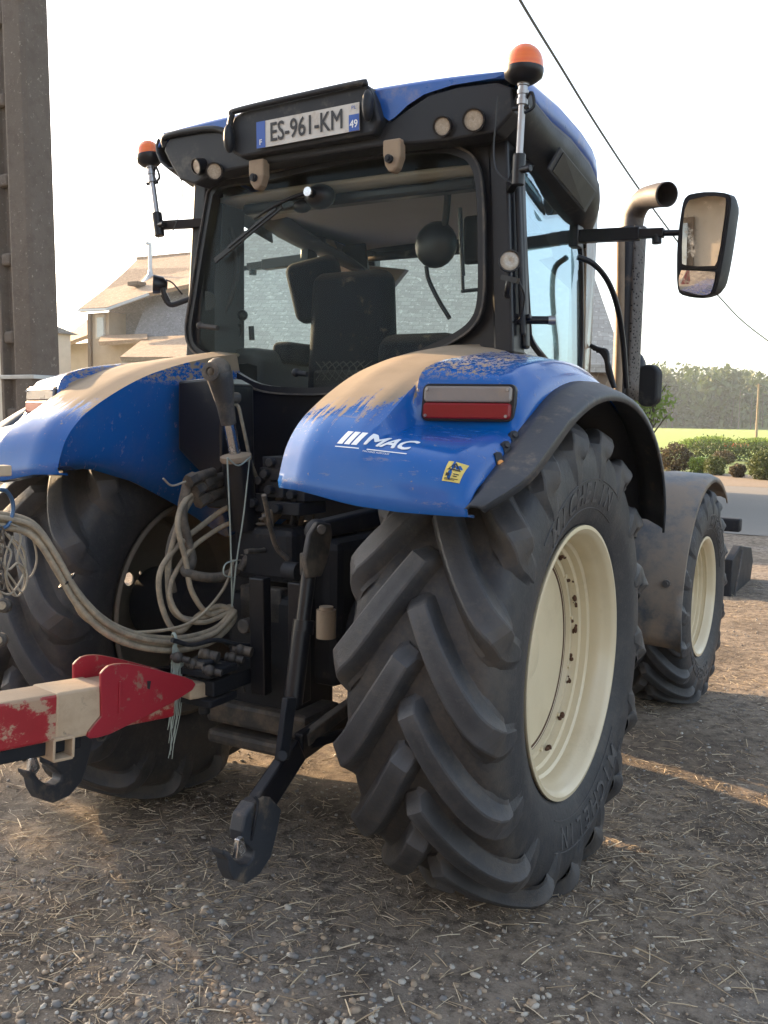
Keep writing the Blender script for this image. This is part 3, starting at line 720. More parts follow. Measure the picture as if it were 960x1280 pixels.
# lower bulkhead below the window and cab floor
m = MB(); m.box((0, .9, 1.36), (1.06, 1.5, .10)); m.build('cab_floor', 'black_paint', T, bevel=.02)
m = MB(); m.prism([(-.50, .17, 1.30), (.50, .17, 1.30), (.52, .17, 1.60), (.60, .17, 1.86), (-.60, .17, 1.86), (-.52, .17, 1.60)], (0, .05, 0)); m.build('bulkhead', 'black_paint', T)
for s_ in (1, -1):
    m = MB(); m.prism([(s_*.66, .17, 1.5), (s_*.70, .17, 2.03), (s_*.72, .5, 2.04), (s_*.72, 1.0, 2.0), (s_*.66, 1.58, 1.96), (s_*.62, 1.58, 1.5)], (s_*.015, 0, 0)); m.build('side_cladding', 'black_paint', T)
# corner pillars
def pillar(name, a, b, w, h, mat='black_paint', bev=.012): m = MB(); m.bar(a, b, w, h, up=(0, 1, 0)); return m.build(name, mat, T, bevel=bev)
for s_ in (1, -1):
    pillar('rear_pillar', (s_*.80, .19, 2.02), (s_*.745, .20, 2.90), .085, .13)
    pillar('rear_pillar_trim', (s_*.845, .245, 2.05), (s_*.795, .245, 2.86), .03, .05)
    pillar('rear_pillar_rail', (s_*.858, .185, 2.10), (s_*.808, .185, 2.82), .022, .03, 'dark_plastic', .008)
    pillar('front_pillar', (s_*.62, 1.62, 1.50), (s_*.66, 1.56, 2.80), .07, .08)
    m = MB(); m.prism([(s_*.80, .18, 2.06), (s_*.80, .30, 2.06), (s_*.80, .60, 1.98), (s_*.80, .75, 1.60), (s_*.66, .75, 1.40), (s_*.60, .2, 1.60)], (-s_*.04, 0, 0)); m.build('sill', 'black_paint', T)
# right door: curved glass with its narrow frame
for s_ in (1, -1):
    dg = [(.28, 2.79), (.33, 2.45), (.385, 2.18), (.42, 2.10), (.60, 2.03), (.90, 1.95), (1.12, 1.93), (1.20, 2.08), (1.19, 2.30), (1.15, 2.55), (1.08, 2.70), (.95, 2.80), (.75, 2.83), (.45, 2.82)]
    P = [(s_*(.80-.012*(z-2.1)-.10*max(0, y-.5)**1.5*.7), y, z) for y, z in dg]
    P = [Vector(p) for p in cr(P+[P[0]], 3)[:-1]]
    m = MB(); m.prism(P, (-s_*.004, 0, 0)); m.build('door_glass', 'door_glass' if s_ > 0 else 'glass', T)
    m = MB(); m.tube(P+[P[0]], .014, 6, caps=False, sub=2); m.build('door_frame', 'black_paint', T, smooth=60)
    # front quarter: dusty corner of the windscreen and its post
    m = MB(); m.prism([(s_*.775, 1.22, 1.95), (s_*.76, 1.22, 2.78), (s_*.70, 1.58, 2.84), (s_*.66, 1.66, 1.95)], (-s_*.004, 0, 0)); m.build('quarter_glass', 'dusty_glass', T)
m = MB()
fw = [(-.66, 1.62, 1.90), (-.68, 1.56, 2.82), (-.3, 1.66, 2.84), (.3, 1.66, 2.84), (.68, 1.56, 2.82), (.66, 1.62, 1.90), (.3, 1.74, 1.84), (-.3, 1.74, 1.84)]
m.grid([[(x, y, 1.55) for x, y in ((-.64, 1.64), (-.35, 1.72), (0, 1.75), (.35, 1.72), (.64, 1.64))], [(x, y, 2.84) for x, y in ((-.68, 1.56), (-.37, 1.64), (0, 1.67), (.37, 1.64), (.68, 1.56))]])
m.build('windscreen', 'glass', T, solid=.004)
# headliner inside, reaches lower over the front
m = MB(); rows = []
for y, z in ((.22, 2.80), (.5, 2.795), (.9, 2.79), (1.3, 2.785), (1.55, 2.775), (1.64, 2.76)):
    rows.append([(x, y, z-.012*(abs(x)/.7)**3) for x in np.linspace(-.70, .70, 9)])
m.grid(rows); m.build('headliner', 'headliner', T, smooth=60, solid=.02)
m = MB(); m.box((0, .30, 2.735), (1.20, .08, .05)); m.build('overhead_rail', 'black_paint', T, bevel=.015)
for s_ in (1, -1):     # inner cladding of the front posts, wide at the top
    m = MB(); m.prism([(s_*.57, 1.60, 1.5), (s_*.57, 1.58, 2.46), (s_*.40, 1.56, 2.62), (s_*.68, 1.54, 2.66), (s_*.69, 1.60, 1.5)], (0, -.05, 0)); m.build('post_cladding', 'headliner', T, bevel=.008)

# ---------------------------------------------------------------- roof
def roof_z(x, y):
    return 3.090-.028*(abs(x)/.86)**3-.17*max(0, (y-.45)/.8)**2
def roof_w(y): return .872 if y < .85 else .872-.17*((y-.85)/.5)**2.2
rows = []
ys = [0.0, .02, .06, .15, .3, .5, .75, .9, 1.0, 1.1, 1.2, 1.28, 1.34, 1.37]
for y in ys:
    row = []; wy = roof_w(y)
    dz = -.035 if y == 0 else (-.008 if y == .02 else (-.03 if y == 1.37 else 0))
    k_ = min(1, y/.25)
    row.append((-wy-.012, y, roof_z(wy, y)+dz-.035-.075*k_)); row.append((-wy-.008, y, roof_z(wy, y)+dz-.025))
    for x in np.linspace(-1, 1, 21)*.985:
        xx = x*wy; row.append((xx, y, roof_z(xx, y)+dz))
    row.append((wy+.008, y, roof_z(wy, y)+dz-.025)); row.append((wy+.012, y, roof_z(wy, y)+dz-.035-.075*k_))
    rows.append(row)
m = MB(); m.grid(rows)
roof = m.build('roof_skin', 'roof_blue', T, smooth=60, solid=.012)
for s_ in (1, -1):       # blue gusset showing between plate box and wing
    m = MB(); m.prism([(s_*x, -.012, z) for x, z in ((.26, 3.06), (.85, 3.045), (.80, 3.028), (.62, 3.030), (.50, 3.014), (.43, 2.985), (.37, 2.945), (.345, 2.936), (.31, 2.965), (.27, 3.03))], (0, .004, 0)); m.build('roof_gusset', 'roof_blue', T)
# dark lower roof shell: side fascia with a rounded underside
rows = []
sec = [(.882, .0), (.898, -.03), (.895, -.075), (.872, -.125), (.825, -.165), (.74, -.18), (.60, -.18)]
for y in (.0, .04, .15, .35, .6, .85, 1.0, 1.12, 1.22, 1.29, 1.34):
    wy = roof_w(y)-.872; big = 1+.35*math.exp(-((y-.85)/.30)**2)
    rows.append([(x+wy*(1 if x > .7 else .3), y, roof_z(.86, y)-.030-.070*min(1, y/.25)+dz*big*.88) for x, dz in sec])
for s_ in (1, -1):
    m = MB(); m.grid(rows); m.grid([[(.60, p[1], p[2]) for p in [r[-1] for r in rows]], [r[0] for r in rows]]) if False else None
    # close front
    r = rows[-1]; m.v += []; mirror(m, s_)
    m.build('roof_fascia', 'dark_plastic', T, smooth=50, solid=.012)
    m = MB(); c = rows[-1]; m.prism([Vector(p) for p in c]+[Vector((.58, 1.34, c[0][2]))], (0, .02, 0)); mirror(m, s_); m.build('fascia_end', 'dark_plastic', T)
m = MB(); m.box((0, .68, 2.885), (1.30, 1.25, .03)); m.build('roof_underside', 'dark_plastic', T)
m = MB(); rows = [[(x, 1.34, roof_z(x, 1.34)-.02), (x, 1.42, roof_z(x, 1.34)-.08), (x, 1.56, 2.74), (x, 1.52, 2.68)] for x in np.linspace(-.69, .69, 9)]
m.grid(rows); m.build('roof_front', 'dark_plastic', T, smooth=60, solid=.015)
# intake grille set into the underside of the right fascia
for s_ in (1, -1):
    a = [Vector(p) for p in PX([(676, 186), (699, 178), (742, 226), (736, 240), (716, 244)], x=.86)]
    # lay the traced grille on the slanted lower fascia
    gq = [Vector((.893, .40, 2.875)), Vector((.850, .38, 2.790)), Vector((.850, .86, 2.705)), Vector((.890, .90, 2.80))]
    n = (gq[1]-gq[0]).cross(gq[3]-gq[0]).normalized(); n = n if n.x > 0 else -n
    gq = [q+n*.012 for q in gq]
    m = MB(); m.prism(gq, n*.010); mirror(m, s_); fr = m.build('intake_frame', 'fender_rubber', T, bevel=.003)
    c = sum(gq, Vector())/4; gi = [c+(q-c)*.86 for q in gq]
    m = MB(); m.prism([q+n*.011 for q in gi], n*.003); mirror(m, s_); m.build('intake_mesh', 'black_print', fr)
# rear valance under the roof skin, with a deep wing over each rear lamp pair
val = [(-.835, 3.000), (-.80, 3.022), (-.60, 3.022), (-.46, 3.010), (-.42, 2.985), (-.33, 2.935), (-.20, 2.93), (.20, 2.93), (.30, 2.935), (.345, 2.935), (.42, 2.97), (.52, 3.012), (.64, 3.022), (.80, 3.015), (.865, 2.985),
       (.872, 2.90), (.80, 2.835), (.60, 2.83), (.30, 2.845), (-.30, 2.845), (-.55, 2.835), (-.66, 2.80), (-.75, 2.83), (-.80, 2.90), (-.84, 2.965)]
m = MB(); m.prism([(x, -.006, z) for x, z in val], (0, .11, 0)); m.build('roof_valance', 'dark_plastic', T, bevel=.010)
m = MB(); m.tube([(-.84, .0, 2.985), (-.82, -.012, 3.026), (-.62, -.014, 3.030), (-.50, -.012, 3.012), (-.42, -.012, 2.96), (-.36, -.012, 2.93)], .014, 8); m.build('roof_edge', 'dark_plastic', T, smooth=60)
# number plate box
bx = [(-.415, 2.90), (-.425, 2.99), (-.40, 3.045), (-.34, 3.065), (.22, 3.082), (.27, 3.075), (.305, 3.01), (.33, 2.93), (.30, 2.88), (-.36, 2.87)]
m = MB(); m.prism([(x, -.055, z) for x, z in bx], (0, .10, 0)); pb = m.build('plate_box', 'dark_plastic', T, bevel=.012)
m = MB(); m.tube([(-.41, -.07, 2.97), (-.395, -.07, 3.04), (-.34, -.07, 3.062), (.22, -.07, 3.078), (.265, -.07, 3.07)], .013, 8); m.build('box_rim', 'dark_plastic', pb, smooth=60)
for x, z in ((-.405, 2.95), (.285, 2.985)):
    m = MB(); m.sphere((x, -.075, z), 1, 14, (.022, .03, .062)); m.build('plate_lamp', 'dark_plastic', pb, smooth=60)
c = U(385, 157, y=-.07); tilt = Vector((0, .10, 1)).normalized(); ex = Vector((1, 0, -.012)).normalized()
pl0 = [U(321, 153, y=-.07), U(321, 186, y=-.07), U(449, 163, y=-.07), U(449, 127, y=-.07)]
w_ = (pl0[2]-pl0[1]).length; h_ = (pl0[0]-pl0[1]).length
c = sum(pl0, Vector())/4; ex = (pl0[2]-pl0[1]+pl0[3]-pl0[0]).normalized(); ez = Vector((0, 0, 1))
pf = frame(c, ex, ez)                     # z of this frame points to -Y, towards the viewer
def pbx(x0, x1, y0, y1, z0, z1, name, mat, par):
    m = MB(); m.prism([pf @ Vector((a, b, z0)) for a, b in ((x0, y0), (x1, y0), (x1, y1), (x0, y1))], (pf.to_3x3() @ Vector((0, 0, z1-z0)))); return m.build(name, mat, par)
pl = pbx(-w_/2, w_/2, -h_/2, h_/2, -.004, 0, 'number_plate', 'plate_white', T)
pbx(-w_/2, -w_/2+.045, -h_/2, h_/2, .0005, .002, 'blue_band', 'plate_blue', pl)
pbx(w_/2-.048, w_/2, -h_/2, .01, .0005, .002, 'department_band', 'plate_blue', pl)
def ptext(txt, size, x, y, mat, name, bold=0, sx=1):
    vs, fs = fat_text(txt, size, bold, 0, sx, .00012) if bold else text_mesh(txt, size, 0, sx=sx); m = MB(); m.add([tuple(pf @ Vector((a+x, b+y, c_+.0028))) for a, b, c_ in vs], fs); return m.build(name, mat, pl)
ptext('ES-961-KM', h_*1.0, -.002, -.002, 'black_print', 'plate_characters', .0012, (w_-.10)/(h_*1.0*5.05))
ptext('F', .032, -w_/2+.022, -.032, 'white_print', 'country_letter', .0004)
ptext('49', .042, w_/2-.024, -.028, 'white_print', 'department_number', .0006, .9)
ptext('PL', .020, w_/2-.024, .036, 'plate_blue', 'region_mark', 0, 1.2)
# dusty window hinges
for px, py in ((321, 203), (490, 178)):
    p = U(px, py, y=-.02)
    hp = [(-.035, .01), (.045, .01), (.045, -.06), (.030, -.10), (.012, -.118), (-.008, -.112), (-.024, -.09), (-.034, -.05)]
    m = MB(); m.prism([(p.x+a, -.035, p.z+b) for a, b in hp], (0, .05, 0)); hg = m.build('window_hinge', 'hinge_dust', T, bevel=.008)
    m = MB(); m.cyl((p.x+.0, -.034, p.z-.068), (p.x+.0, -.052, p.z-.068), .016, n=16); m.cyl((p.x+.0, -.052, p.z-.068), (p.x, -.058, p.z-.068), .009, n=6); m.build('bolt', 'under_metal', hg, smooth=40)
# round work lamps
def worklamp(c, r, aim, name='work_lamp', mat='black_paint', depth=.05):
    c = Vector(c); aim = Vector(aim).normalized()
    m = MB(); m.lathe([(0, r*.5), (.012, r*.9), (depth, r), (depth+.008, r), (depth+.008, r*.86), (depth-.004, r*.84)], c-aim*depth, aim, 32); b = m.build(name, mat, T, smooth=40)
    m = MB(); m.lathe([(depth-.002, .0005), (depth+.002, r*.5), (depth-.001, r*.86)], c-aim*depth, aim, 32); m.build('lens', 'lamp_glass', b, smooth=60)
    return b
worklamp(U(592, 150, y=-.035), .043, (.25, -1, -.25)); worklamp(U(553, 158, y=-.025), .038, (.1, -1, -.25))
worklamp(U(246, 208, y=-.03), .036, (-.3, -1, -.3)); worklamp(U(268, 214, y=-.03), .038, (.5, -1, -.3))
worklamp(U(637, 326, y=-.02), .042, (.5, -1, 0))
m = MB(); q = U(637, 326, y=-.02)
m.bar(q+Vector((-.05, .05, -.05)), q+Vector((.02, .04, -.07)), .02, .02); m.tube([q+Vector((-.02, .05, -.05)), q+Vector((-.03, .06, -.10)), (.80, .15, 2.25)], .012, 8); m.tube([q+Vector((0.01, .06, -.06)), q+Vector((.03, .08, -.12)), q+Vector((0, .12, -.2)), (.81, .17, 2.15)], .004, 6)
m.build('lamp_bracket', 'black_paint', T, smooth=50)
# small bracket, knob and latch on the right pillar
m = MB(); q = U(650, 400, x=.83); m.box(q+Vector((-.01, -.02, 0)), (.05, .05, .04)); m.cyl(q+Vector((0, -.01, 0)), q+Vector((.05, -.01, .01)), .013); m.cyl(q+Vector((0, 0, .0)), q+Vector((.12, .06, 0)), .016); m.build('door_latch', 'black_paint', T, smooth=40, bevel=.003)
m = MB(); m.cyl(q+Vector((.10, .05, .0)), q+Vector((.125, .062, 0)), .018); m.build('latch_knob', 'steel', T, smooth=40)
# beacons
def beacon(base, top, arm0, r, mat_stem='steel'):
    b = part_empty('beacon', T, base)
    B = Vector(base); Tt = Vector(top); ax = (Tt-B).normalized()
    m = MB(); m.cyl(B-ax*.03, Tt, .013, n=16); m.lathe([(0, .013), (0, .020), (.02, .020), (.022, .017), (.035, .017), (.036, .021), (.05, .021), (.051, .017), (.065, .017), (.066, .022), (.09, .022)], Tt-ax*.075, ax, 20); m.build('stem', mat_stem, b, smooth=40)
    m = MB(); m.lathe([(0, .0), (0, r*.55), (.006, r*.72), (.020, r*.97), (.040, r*1.03), (.050, r*1.02)], Tt, ax, 36); m.build('beacon_base', 'black_paint', b, smooth=40)
    m = MB(); prof = [(.05, r*1.0)]
    for i in range(1, 12):
        z = .05+r*1.2*i/12; rr = r*(1-(i/12)**2.5)**.5; prof += [(z-.002, rr), (z, rr-.0015)]
    prof.append((.05+r*1.2, .0)); m.lathe(prof, Tt, ax, 36); m.build('beacon_lens', 'amber_lens', b, smooth=60)
    m = MB(); m.bar(arm0, B, .032, .040); m.cyl(B-ax*.05, B+ax*.06, .024, n=16); m.cyl(B+Vector((-.02, 0, 0)), B+Vector((.055, -.02, 0)), .013, n=12); m.build('beacon_arm', 'black_paint', b, smooth=40, bevel=.003)
    m = MB(); m.tube([B+ax*.25+Vector((.014, 0, 0)), B+ax*.27+Vector((.035, .0, 0)), B+ax*.22+Vector((.045, 0, .0)), B+ax*.2], .006, 6); m.cyl(B+ax*(Tt-B).length*.72+Vector((-.035, 0, 0)), B+ax*(Tt-B).length*.72+Vector((.03, 0, 0)), .008, n=8); m.build('wing_nut', 'black_paint', b, smooth=50)
    return b
def beacon_px(bx_, by_, tx, ty, arm, y, r): return beacon(tuple(U(bx_, by_, y=y)), tuple(U(tx, ty, y=y)), arm, r)
beacon_px(648, 214, 654, 104, (.80, .15, 2.665), -.05, .070)
beacon_px(198, 282, 188, 208, (-.70, .16, 2.665), .05, .058)
m = MB(); m.tube([U(222, 205, y=.04), U(228, 235, y=.04), U(226, 262, y=.04), U(215, 290, y=.045), U(200, 299, y=.05), U(197, 292, y=.05)], .0025, 5); m.build('cable', 'black_paint', T, smooth=60)
m = MB(); m.tube([U(622, 120, y=-.04), U(620, 150, y=-.035), U(617, 190, y=-.03), U(622, 215, y=-.04), U(640, 228, y=-.05), U(648, 220, y=-.05)], .003, 5); m.build('cable', 'black_paint', T, smooth=60)
# camera / lamp on the left pillar
q = U(196, 356, y=.05)
m = MB(); m.lathe([(0, .018), (.02, .038), (.06, .045), (.066, .045), (.066, .036), (.055, .034)], q+Vector((.03, .04, .0)), Vector((-.75, -.65, .05)), 28); b_ = m.build('side_lamp', 'black_paint', T, smooth=40)
m = MB(); m.lathe([(.056, .0005), (.058, .037)], q+Vector((.03, .04, .0)), Vector((-.75, -.65, .05)), 28); m.build('lens', 'lamp_glass', b_)
m = MB(); m.bar(U(205, 368, y=.06), U(210, 378, y=.07), .025, .03); m.tube([U(203, 360, y=.05), U(207, 374, y=.06), U(214, 381, y=.07), U(228, 377, y=.10), U(244, 371, y=.14)], .013, 8); m.tube([U(208, 350, y=.06), U(216, 354, y=.06), U(228, 368, y=.1)], .004, 6); m.build('side_lamp_arm', 'black_paint', T, smooth=50)
# rear wiper with its motor
m = MB(); pv = U(386, 240, y=.095)
m.tube([pv, U(360, 249, y=.085), U(335, 262, y=.085), U(318, 274, y=.09)], [.010, .008, .007, .006], 8); m.build('wiper_arm', 'black_paint', T, smooth=60)
m = MB(); m.bar(U(352, 258, y=.097), U(269, 326, y=.097), .012, .022); m.bar(U(345, 260, y=.088), U(285, 309, y=.088), .006, .012); m.build('wiper_blade', 'black_paint', T)
m = MB(); m.sphere(U(400, 246, y=.17), 1, 18, (.075, .05, .055)); m.cyl(pv, pv+Vector((0, .08, 0)), .020, n=16); m.sphere(U(378, 258, y=.16), 1, 12, (.05, .03, .03)); m.build('wiper_motor', 'black_paint', T, smooth=60)
m = MB(); m.cyl(pv+Vector((0, -.012, 0)), pv+Vector((0, .01, 0)), .020, n=16); m.build('wiper_cap', 'chrome', T, smooth=40)

# ---------------------------------------------------------------- inside the cab
def blob(name, c, d, mat, par=T, bev=.04, rot=None, taper=1):
    m = MB(); m.box(c, d, rot, taper); o = m.build(name, mat, par, smooth=170); k = o.modifiers.new('bevel', 'BEVEL'); k.width = bev; k.segments = 5; k.limit_method = 'ANGLE'; k.angle_limit = R(30); return o
blob('seat_back', U(441, 425, y=.62), (.50, .15, .66), 'seat_fabric', bev=.12, taper=.88)
blob('seat_cushion', (U(441, 425, y=.62).x, .85, 1.72), (.54, .50, .16), 'seat_fabric', bev=.05)
hr_ = Matrix.Rotation(R(24), 4, 'Z') @ Matrix.Rotation(R(-14), 4, 'Y')
blob('headrest', U(397, 362, y=.66), (.27, .15, .30), 'seat_fabric', bev=.05, rot=hr_)
m = MB(); m.box(U(441, 490, y=.60), (.40, .12, .22)); m.build('seat_base', 'under_metal', T, bevel=.02)
blob('armrest', U(372, 443, y=.70), (.12, .30, .11), 'seat_fabric', bev=.03)
m = MB(); q = U(425, 462, y=.53)       # net on the back of the seat
for k in range(7):
    m.tube([q+Vector((-.14+.04*k, 0, .04)), q+Vector((-.10+.04*k, -.012, 0)), q+Vector((-.14+.04*k, 0, -.05))], .0025, 4); m.tube([q+Vector((-.06+.04*k, 0, .04)), q+Vector((-.10+.04*k, -.012, 0)), q+Vector((-.06+.04*k, 0, -.05))], .0025, 4)
m.build('seat_net', 'trim_grey', T)
blob('side_console', U(545, 452, y=.75), (.42, .5, .24), 'seat_fabric', bev=.08)
blob('left_console', U(325, 470, y=.6), (.34, .5, .26), 'trim_grey', bev=.07)
m = MB(); q = U(545, 306, y=.55); m.sphere(q, 1, 20, (.105, .05, .105)); m.build('monitor_back', 'black_paint', T, smooth=60)
m = MB(); m.tube([U(520, 210, y=.45), U(556, 222, y=.5), U(558, 265, y=.53), U(552, 300, y=.55)], .016, 8); m.bar(U(405, 238, y=.42), U(548, 218, y=.42), .03, .035); m.build('monitor_arm', 'black_paint', T, smooth=50)
m = MB(); m.tube([U(533, 333, y=.6), U(536, 350, y=.6), U(548, 375, y=.6), U(562, 398, y=.6)], .011, 8); m.build('steering_lever', 'black_paint', T, smooth=60)
m = MB(); m.tube([U(575, 260, y=.40), U(577, 310, y=.40), U(579, 345, y=.40)], .010, 8); m.cyl(U(577, 364, y=.40), U(598, 362, y=.40), .008, n=8); m.tube([U(578, 340, y=.4), U(579, 366, y=.4)], .008, 8, smoothpath=False); m.build('window_strut', 'black_paint', T, smooth=60)
blob('mirror_inside', U(592, 300, y=.7), (.10, .04, .22), 'black_paint', bev=.02)
ctr = Vector((-.02, 1.20, 2.0)); m = MB(); pts = []
for k in range(33):
    a = 2*math.pi*k/32; pts.append(ctr+Vector((.20*math.cos(a), .20*math.sin(a)*.8, .20*math.sin(a)*.6)))
m.tube(pts, .014, 8, caps=False, smoothpath=False); m.cyl(ctr, ctr+Vector((0, .2, -.5)), .03); m.build('steering_wheel', 'black_paint', T, smooth=60)
blob('dashboard', (0, 1.45, 1.72), (.7, .3, .28), 'black_paint', bev=.06)
m = MB(); m.tube([U(288, 285, y=.3), U(297, 330, y=.3), U(290, 368, y=.3), U(277, 398, y=.3)], .012, 8); m.build('grab_handle', 'trim_grey', T, smooth=60)
m = MB(); m.tube([U(271, 398, y=.4), U(288, 405, y=.4), U(302, 407, y=.4)], .010, 8); m.sphere(U(303, 394, y=.4), .028, 12); m.tube([U(303, 394, y=.4), U(302, 412, y=.4), U(290, 438, y=.4)], .008, 6); m.tube([U(314, 408, y=.4), U(315, 425, y=.4)], .014, 8, smoothpath=False); m.build('control_lever', 'black_paint', T, smooth=60)
m = MB(); m.cyl(U(258, 376, y=.16), U(258, 376, y=.22), .045); m.build('speaker', 'black_paint', T, smooth=40)
m = MB(); m.cyl(U(248, 407, y=.1), U(272, 410, y=.1), .012); m.sphere(U(250, 407, y=.1), .018, 10); m.build('window_latch', 'dusty_metal', T, smooth=40)
m = MB(); m.cyl(U(370, 466, y=.09), U(384, 468, y=.09), .012); m.sphere(U(370, 466, y=.09), .02, 12); m.build('window_latch', 'under_metal', T, smooth=40)
# pleated sun blind on the left side
m = MB(); rows = []
for k in range(34):
    y = .22+.0065*k; x = -.735+(.010 if k % 2 else 0); rows.append([(x, y, 2.78), (x, y, 2.05)])
m.grid(rows); m.build('side_blind', 'trim_grey', T, solid=.002)

# ---------------------------------------------------------------- exhaust, mirrors
ex_y = 1.75
bt, tp = U(779, 500, y=ex_y), U(789, 285, y=ex_y)
m = MB(); m.cyl(bt, tp, .066, n=32); ex_ = m.build('exhaust_stack', 'fender_rubber', T, smooth=40)
M['exhaust_pipe'] = pm('exhaust_pipe', (.06, .05, .045), .6, metal=.2, dust=.35, dcol=(.16, .12, .085))
m = MB(); e0 = U(790, 292, y=ex_y); m.tube([e0-Vector((0, 0, .05)), e0, U(793, 268, y=ex_y), U(803, 251, y=ex_y-.05), U(818, 245, y=ex_y-.12), U(834, 243, y=ex_y-.2)], [.055, .055, .057, .058, .060, .062], 24, caps=False, sub=8); o_ = m.build('exhaust_elbow', 'exhaust_pipe', ex_, smooth=60, solid=.004)
mm = NT('perforated'); hx = mm.mapping((1, 1, 1)); dd = mm.vor(60, feature='F1'); mm.set('Base Color', mm.mix(mm.ramp(dd, .28, .33), (.004, .004, .005), (.10, .09, .085))); mm.set('Roughness', .55); mm.set('Metallic', .4); mm.bump(dd, .6, .004); M['perforated'] = mm.m
m = MB(); rows = []
axv = (tp-bt).normalized()
for t in np.linspace(0, 1, 12):
    c = bt.lerp(tp, t); rows.append([c+Vector((.080*math.sin(a), -.080*math.cos(a), 0)) for a in np.linspace(R(28), R(200), 14)])
m.grid(rows); m.build('heat_shield', 'perforated', ex_, smooth=60, solid=.003)
m = MB(); m.tube([U(772, 500, y=ex_y-.09), U(775, 400, y=ex_y-.09), U(776, 300, y=ex_y-.09)], .022, 10); m.build('stack_bracket', 'hinge_dust', ex_, smooth=60)
# right mirror: telescopic arm, head with a main and a wide-angle glass
YM = 1.05
def mirror_unit(sgn):
    a0 = U(722, 296, y=YM); a1 = U(800, 292, y=YM); a2 = U(852, 290, y=YM)
    m = MB(); m.bar(a0, a1, .05, .058); m.bar(a1-Vector((.02, 0, 0)), U(830, 291, y=YM), .04, .042); m.cyl(a1, a2+Vector((.04, .03, 0)), .014); m.cyl(U(821, 293, y=YM), U(821, 305, y=YM), .022, n=16); m.box(a0+Vector((-.01, 0, 0)), (.05, .08, .10))
    arm_v = m
    head = PX([(862, 243), (880, 240), (905, 241), (914, 248), (912, 270), (905, 318), (897, 358), (890, 368), (872, 372), (853, 369), (847, 360), (846, 335), (847, 300), (852, 262), (856, 248)], y=YM-.03)
    head = [Vector(p) for p in cr(head+[head[0]], 2)[:-1]]
    c = sum(head, Vector())/len(head); bk = Vector((.035, .09, 0))
    h2 = [c+(p-c)*.86+bk for p in head]; h1 = [p+bk*.45 for p in head]
    mh = MB(); n = len(head); rows = [head+[head[0]], h1+[h1[0]], h2+[h2[0]]]; mh.grid(rows); mh.v += [tuple(p) for p in h2]; mh.f.append(tuple(range(len(mh.v)-n, len(mh.v)))); k0 = len(mh.v); inn_ = [c+(p-c)*.985+Vector((0, .004, 0)) for p in head]; mh.v += [tuple(p) for p in inn_]; mh.f.append(tuple(range(k0, k0+n)))
    g1 = PX([(862, 250), (884, 245), (905, 246), (909, 252), (905, 285), (897, 328), (888, 334), (856, 333), (852, 325), (853, 290), (856, 262)], y=YM-.035)
    g2 = PX([(852, 338), (890, 340), (896, 343), (891, 362), (884, 369), (860, 368), (850, 364), (848, 350)], y=YM-.035)
    return m, mh, g1, g2
for sg in (1, -1):
    a_, h_m, g1, g2 = mirror_unit(sg)
    for mb_ in (a_, h_m): mirror(mb_, sg)
    arm = a_.build('mirror_arm', 'black_paint', T, smooth=40, bevel=.004)
    hd = h_m.build('mirror_housing', 'dark_plastic', T, smooth=50)
    for nm, g_ in (('mirror_glass', g1), ('wide_angle_glass', g2)):
        g_ = [Vector(p) for p in cr(g_+[g_[0]], 2)[:-1]]; cg = sum(g_, Vector())/len(g_)
        m = MB(); fr = [Vector((p.x, YM-.034, p.z)) for p in g_]; m.prism([cg+(p-cg)*1.04 for p in fr], (0, .006, 0)); mirror(m, sg); m.build(nm+'_rim', 'black_paint', hd)
        m = MB()
        th = R(2.5 if nm[0] == 'm' else 12)
        m.prism([Vector((p.x, p.y-.010-(p.z-cg.z)*math.tan(th)-(p.x-cg.x)*math.tan(R(0 if nm[0] == 'm' else 4)), p.z)) for p in [cg+(q-cg)*.97 for q in fr]], (0, .002, 0)); mirror(m, sg); m.build(nm, 'mirror_glass', hd)
# cable and small front lamp beside the bonnet
m = MB(); m.tube([U(722, 321, y=1.0), U(742, 330, y=1.05), U(760, 352, y=1.15), U(772, 385, y=1.25), U(779, 430, y=1.35), U(783, 485, y=1.4)], .014, 8); m.build('hose', 'black_paint', T, smooth=60)
q = U(808, 482, y=1.9); m = MB(); m.prism([Vector((q.x+a*1.0, 1.9, q.z+b)) for a, b in rrect(-.058, .058, -.115, .115, .055)], (.02, .05, 0)); m.build('front_marker_lamp', 'dark_plastic', T, bevel=.012)
m = MB(); m.sphere(U(791, 461, y=1.95), 1, 16, (.075, .07, .10)); m.cyl(U(780, 483, y=1.93), U(805, 482, y=1.93), .03); m.build('lamp_socket', 'black_paint', T, smooth=60)
m = MB()
for k in range(3): m.tube([U(738+k*4, 432+k*3, y=1.5), U(752+k*3, 440, y=1.5), U(760, 455+k*4, y=1.5), U(768, 485, y=1.5)], .013, 8)
m.build('hose', 'black_paint', T, smooth=60)

# ---------------------------------------------------------------- bonnet, chassis, front axle
rows = []
for y, z, w in ((1.62, 1.98, .36), (2.2, 1.97, .37), (3.0, 1.92, .36), (3.7, 1.84, .34), (4.1, 1.74, .32), (4.3, 1.55, .30), (4.36, 1.25, .29)):
    rows.append([(x*w/.4, y, z-(.5 if abs(x) == .4001 else 0)*0-.06*(abs(x)/.4)**4) for x in np.linspace(-.4, .4, 13)])
m = MB(); m.grid([[(-r[0][0]*-1, r[0][1], 1.15)]+r+[(r[-1][0], r[-1][1], 1.15)] for r in rows]); m.build('bonnet', 'roof_blue', T, smooth=40, solid=.01)
m = MB(); m.box((0, .80, .98), (.56, 2.1, .60)); m.box((0, -.02, 1.0), (.50, .46, .56)); m.build('transmission', 'under_metal', T, bevel=.04)
m = MB(); m.box((0, 2.9, .98), (.42, 2.4, .42)); m.build('engine_block', 'under_metal', T, bevel=.03)
